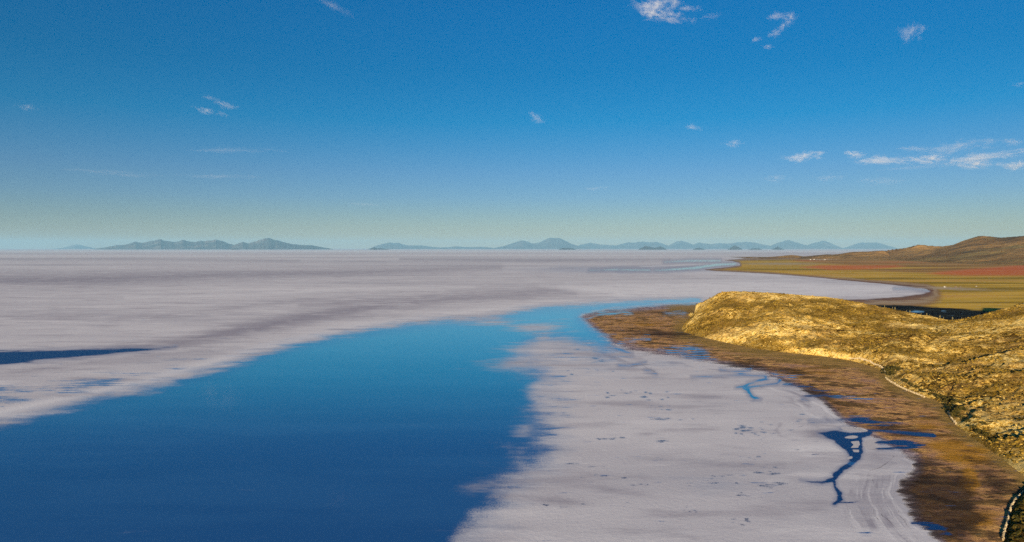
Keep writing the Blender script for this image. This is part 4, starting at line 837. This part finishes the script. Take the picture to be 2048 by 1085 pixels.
for d in range(3):
    for s in range(4): sm[d][s] = sphere_mesh(s); sm[d][s].materials.append(CM[d][s])
CL = [  # u, v, half width, half height, tilt, density, label
    (1310, 12, 42, 22, .1, 2, 'largest white cloud at the top edge of the sky'), (1335, 34, 46, 9, .22, 2, 'tapering white tail slanting below the largest top cloud'), (1378, 17, 22, 7, .15, 1, 'wisp just beside the largest top cloud'), (1357, 29, 9, 6, 0, 1, 'round puff between the top cloud and its wisp'), (1386, 41, 7, 7, 0, 0, 'faint puff below the wisp beside the top cloud'), (1425, 32, 22, 6, -.2, 0, 'faint streak trailing off from the top cloud'),
    (1558, 32, 22, 9, .1, 1, 'upper bar of the hook shaped cloud'), (1581, 36, 14, 12, 0, 1, 'rounded end of the hook shaped cloud'), (1566, 52, 11, 8, -.3, 1, 'middle puff of the hook shaped cloud'), (1552, 65, 16, 9, -.6, 1, 'lower puff of the hook shaped cloud'),
    (1513, 79, 9, 6, 0, 1, 'tiny faint puff below the hook shaped cloud'), (1536, 94, 11, 5, .2, 1, 'tiny bright puff under the hook shaped cloud'), (1821, 63, 22, 19, .2, 1, 'lone ball of cloud high on the right of the sky'),
    (455, 211, 24, 7, .12, 1, 'brighter wisp of the small cloud group over the jagged range'), (424, 197, 18, 5, .2, 0, 'upper faint wisp of the group over the jagged range'), (412, 222, 22, 7, .22, 1, 'lower bright wisp of the group over the jagged range'), (445, 228, 10, 6, .5, 0, 'small slanting wisp of the group over the jagged range'),
    (1075, 237, 19, 9, .45, 1, 'small slanting cloud near the middle of the sky'), (1387, 255, 15, 6, .3, 1, 'tiny cloud right of the slanting middle cloud'), (1468, 287, 20, 8, 0, 1, 'small split cloud above the flat oval cloud'), (1605, 313, 36, 10, -.05, 2, 'flat oval cloud leading the low cloud bank'),
    (1712, 309, 20, 8, .1, 2, 'first puff at the near end of the low cloud bank'), (1775, 321, 56, 10, .08, 2, 'long flat cloud in the lower row of the cloud bank'), (1862, 318, 38, 10, .08, 2, 'thick cloud in the middle of the low cloud bank'), (1910, 294, 64, 13, -.05, 1, 'widest cloud on top of the low cloud bank'), (1830, 297, 30, 5, 0, 1, 'thin feather at the top left of the cloud bank'),
    (1975, 313, 72, 10, -.06, 2, 'long bright cloud at the far end of the cloud bank'), (1950, 329, 40, 9, .05, 2, 'grey based cloud under the long bright one'), (2036, 330, 32, 10, .05, 2, 'low cloud cut by the edge of the picture'), (2027, 284, 18, 8, .05, 1, 'small cloud above the end of the cloud bank'), (1850, 334, 80, 4, 0, 0, 'thin veil along the bottom of the cloud bank'),
    (1551, 357, 28, 8, .05, 0, 'faint smear below the flat oval cloud'), (1655, 356, 28, 7, .05, 0, 'faint smear below the first puff of the cloud bank'), (1770, 362, 46, 8, 0, 0, 'faint smear below the long flat cloud'), (672, 15, 34, 8, .45, 0, 'faint slanting wisp high on the left of the sky'),
    (55, 215, 18, 7, .1, 0, 'faint wisp at the far left of the sky'), (440, 353, 70, 4, 0, 0, 'thin level streak low over the jagged range'), (240, 347, 90, 4, .02, 0, 'thin level streak low in the left of the sky'), (470, 301, 80, 5, -.03, 0, 'thin veil halfway up over the jagged range'), (2040, 169, 16, 5, 0, 0, 'tiny streak cut by the picture edge below the ball cloud'), (1190, 377, 24, 4, 0, 0, 'small faint streak low over the twin mountain'), (735, 409, 34, 3, 0, 0, 'thin streak just above the middle horizon')]
for k, (u, v, w, h, tilt, d, lb) in enumerate(CL):
    x, yy, z = ray(u, v); alt = 3600.0 if v < 240 else 3000.0
    t = (alt - CH) / float(z); D = float(yy) * t
    o = bpy.data.objects.new('cloud', sm[d][k % 4]); COL.objects.link(o); o.location = (float(x) * t, D, alt)
    s = t * 1.35 / F; hh = h * s; ww = w * s; o.scale = (ww, max(ww * .5, hh) , hh * (1.0)); az = -math.atan2(float(x), float(yy))
    o.rotation_euler = (0, tilt, az)
    tag(o, lb, 'cloud', 'small clouds scattered over the blue sky'); o['kind'] = 'thing'
    o.color = (1.0 / max(ww * .5, hh), 0, 0, 1)      # the smaller the cloud, the denser its vapour

# ================================================================== HAZE
mh = bpy.data.materials.new('haze_air'); mh.use_nodes = True; th = mh.node_tree; th.nodes.clear()
ho = th.nodes.new('ShaderNodeOutputMaterial'); hv = th.nodes.new('ShaderNodeVolumePrincipled')
hv.inputs['Color'].default_value = (.34, .65, .86, 1); hv.inputs['Density'].default_value = 1.1e-5; hv.inputs['Anisotropy'].default_value = 0.0
th.links.new(hv.outputs[0], ho.inputs['Volume'])
hz = py_mesh('haze', [box(-119500, 119500, -3000, 119500, -8, 1400)], mh, None, False)
tag(hz, 'thin pale haze in the air over the salt flat', 'haze', None, 'stuff')
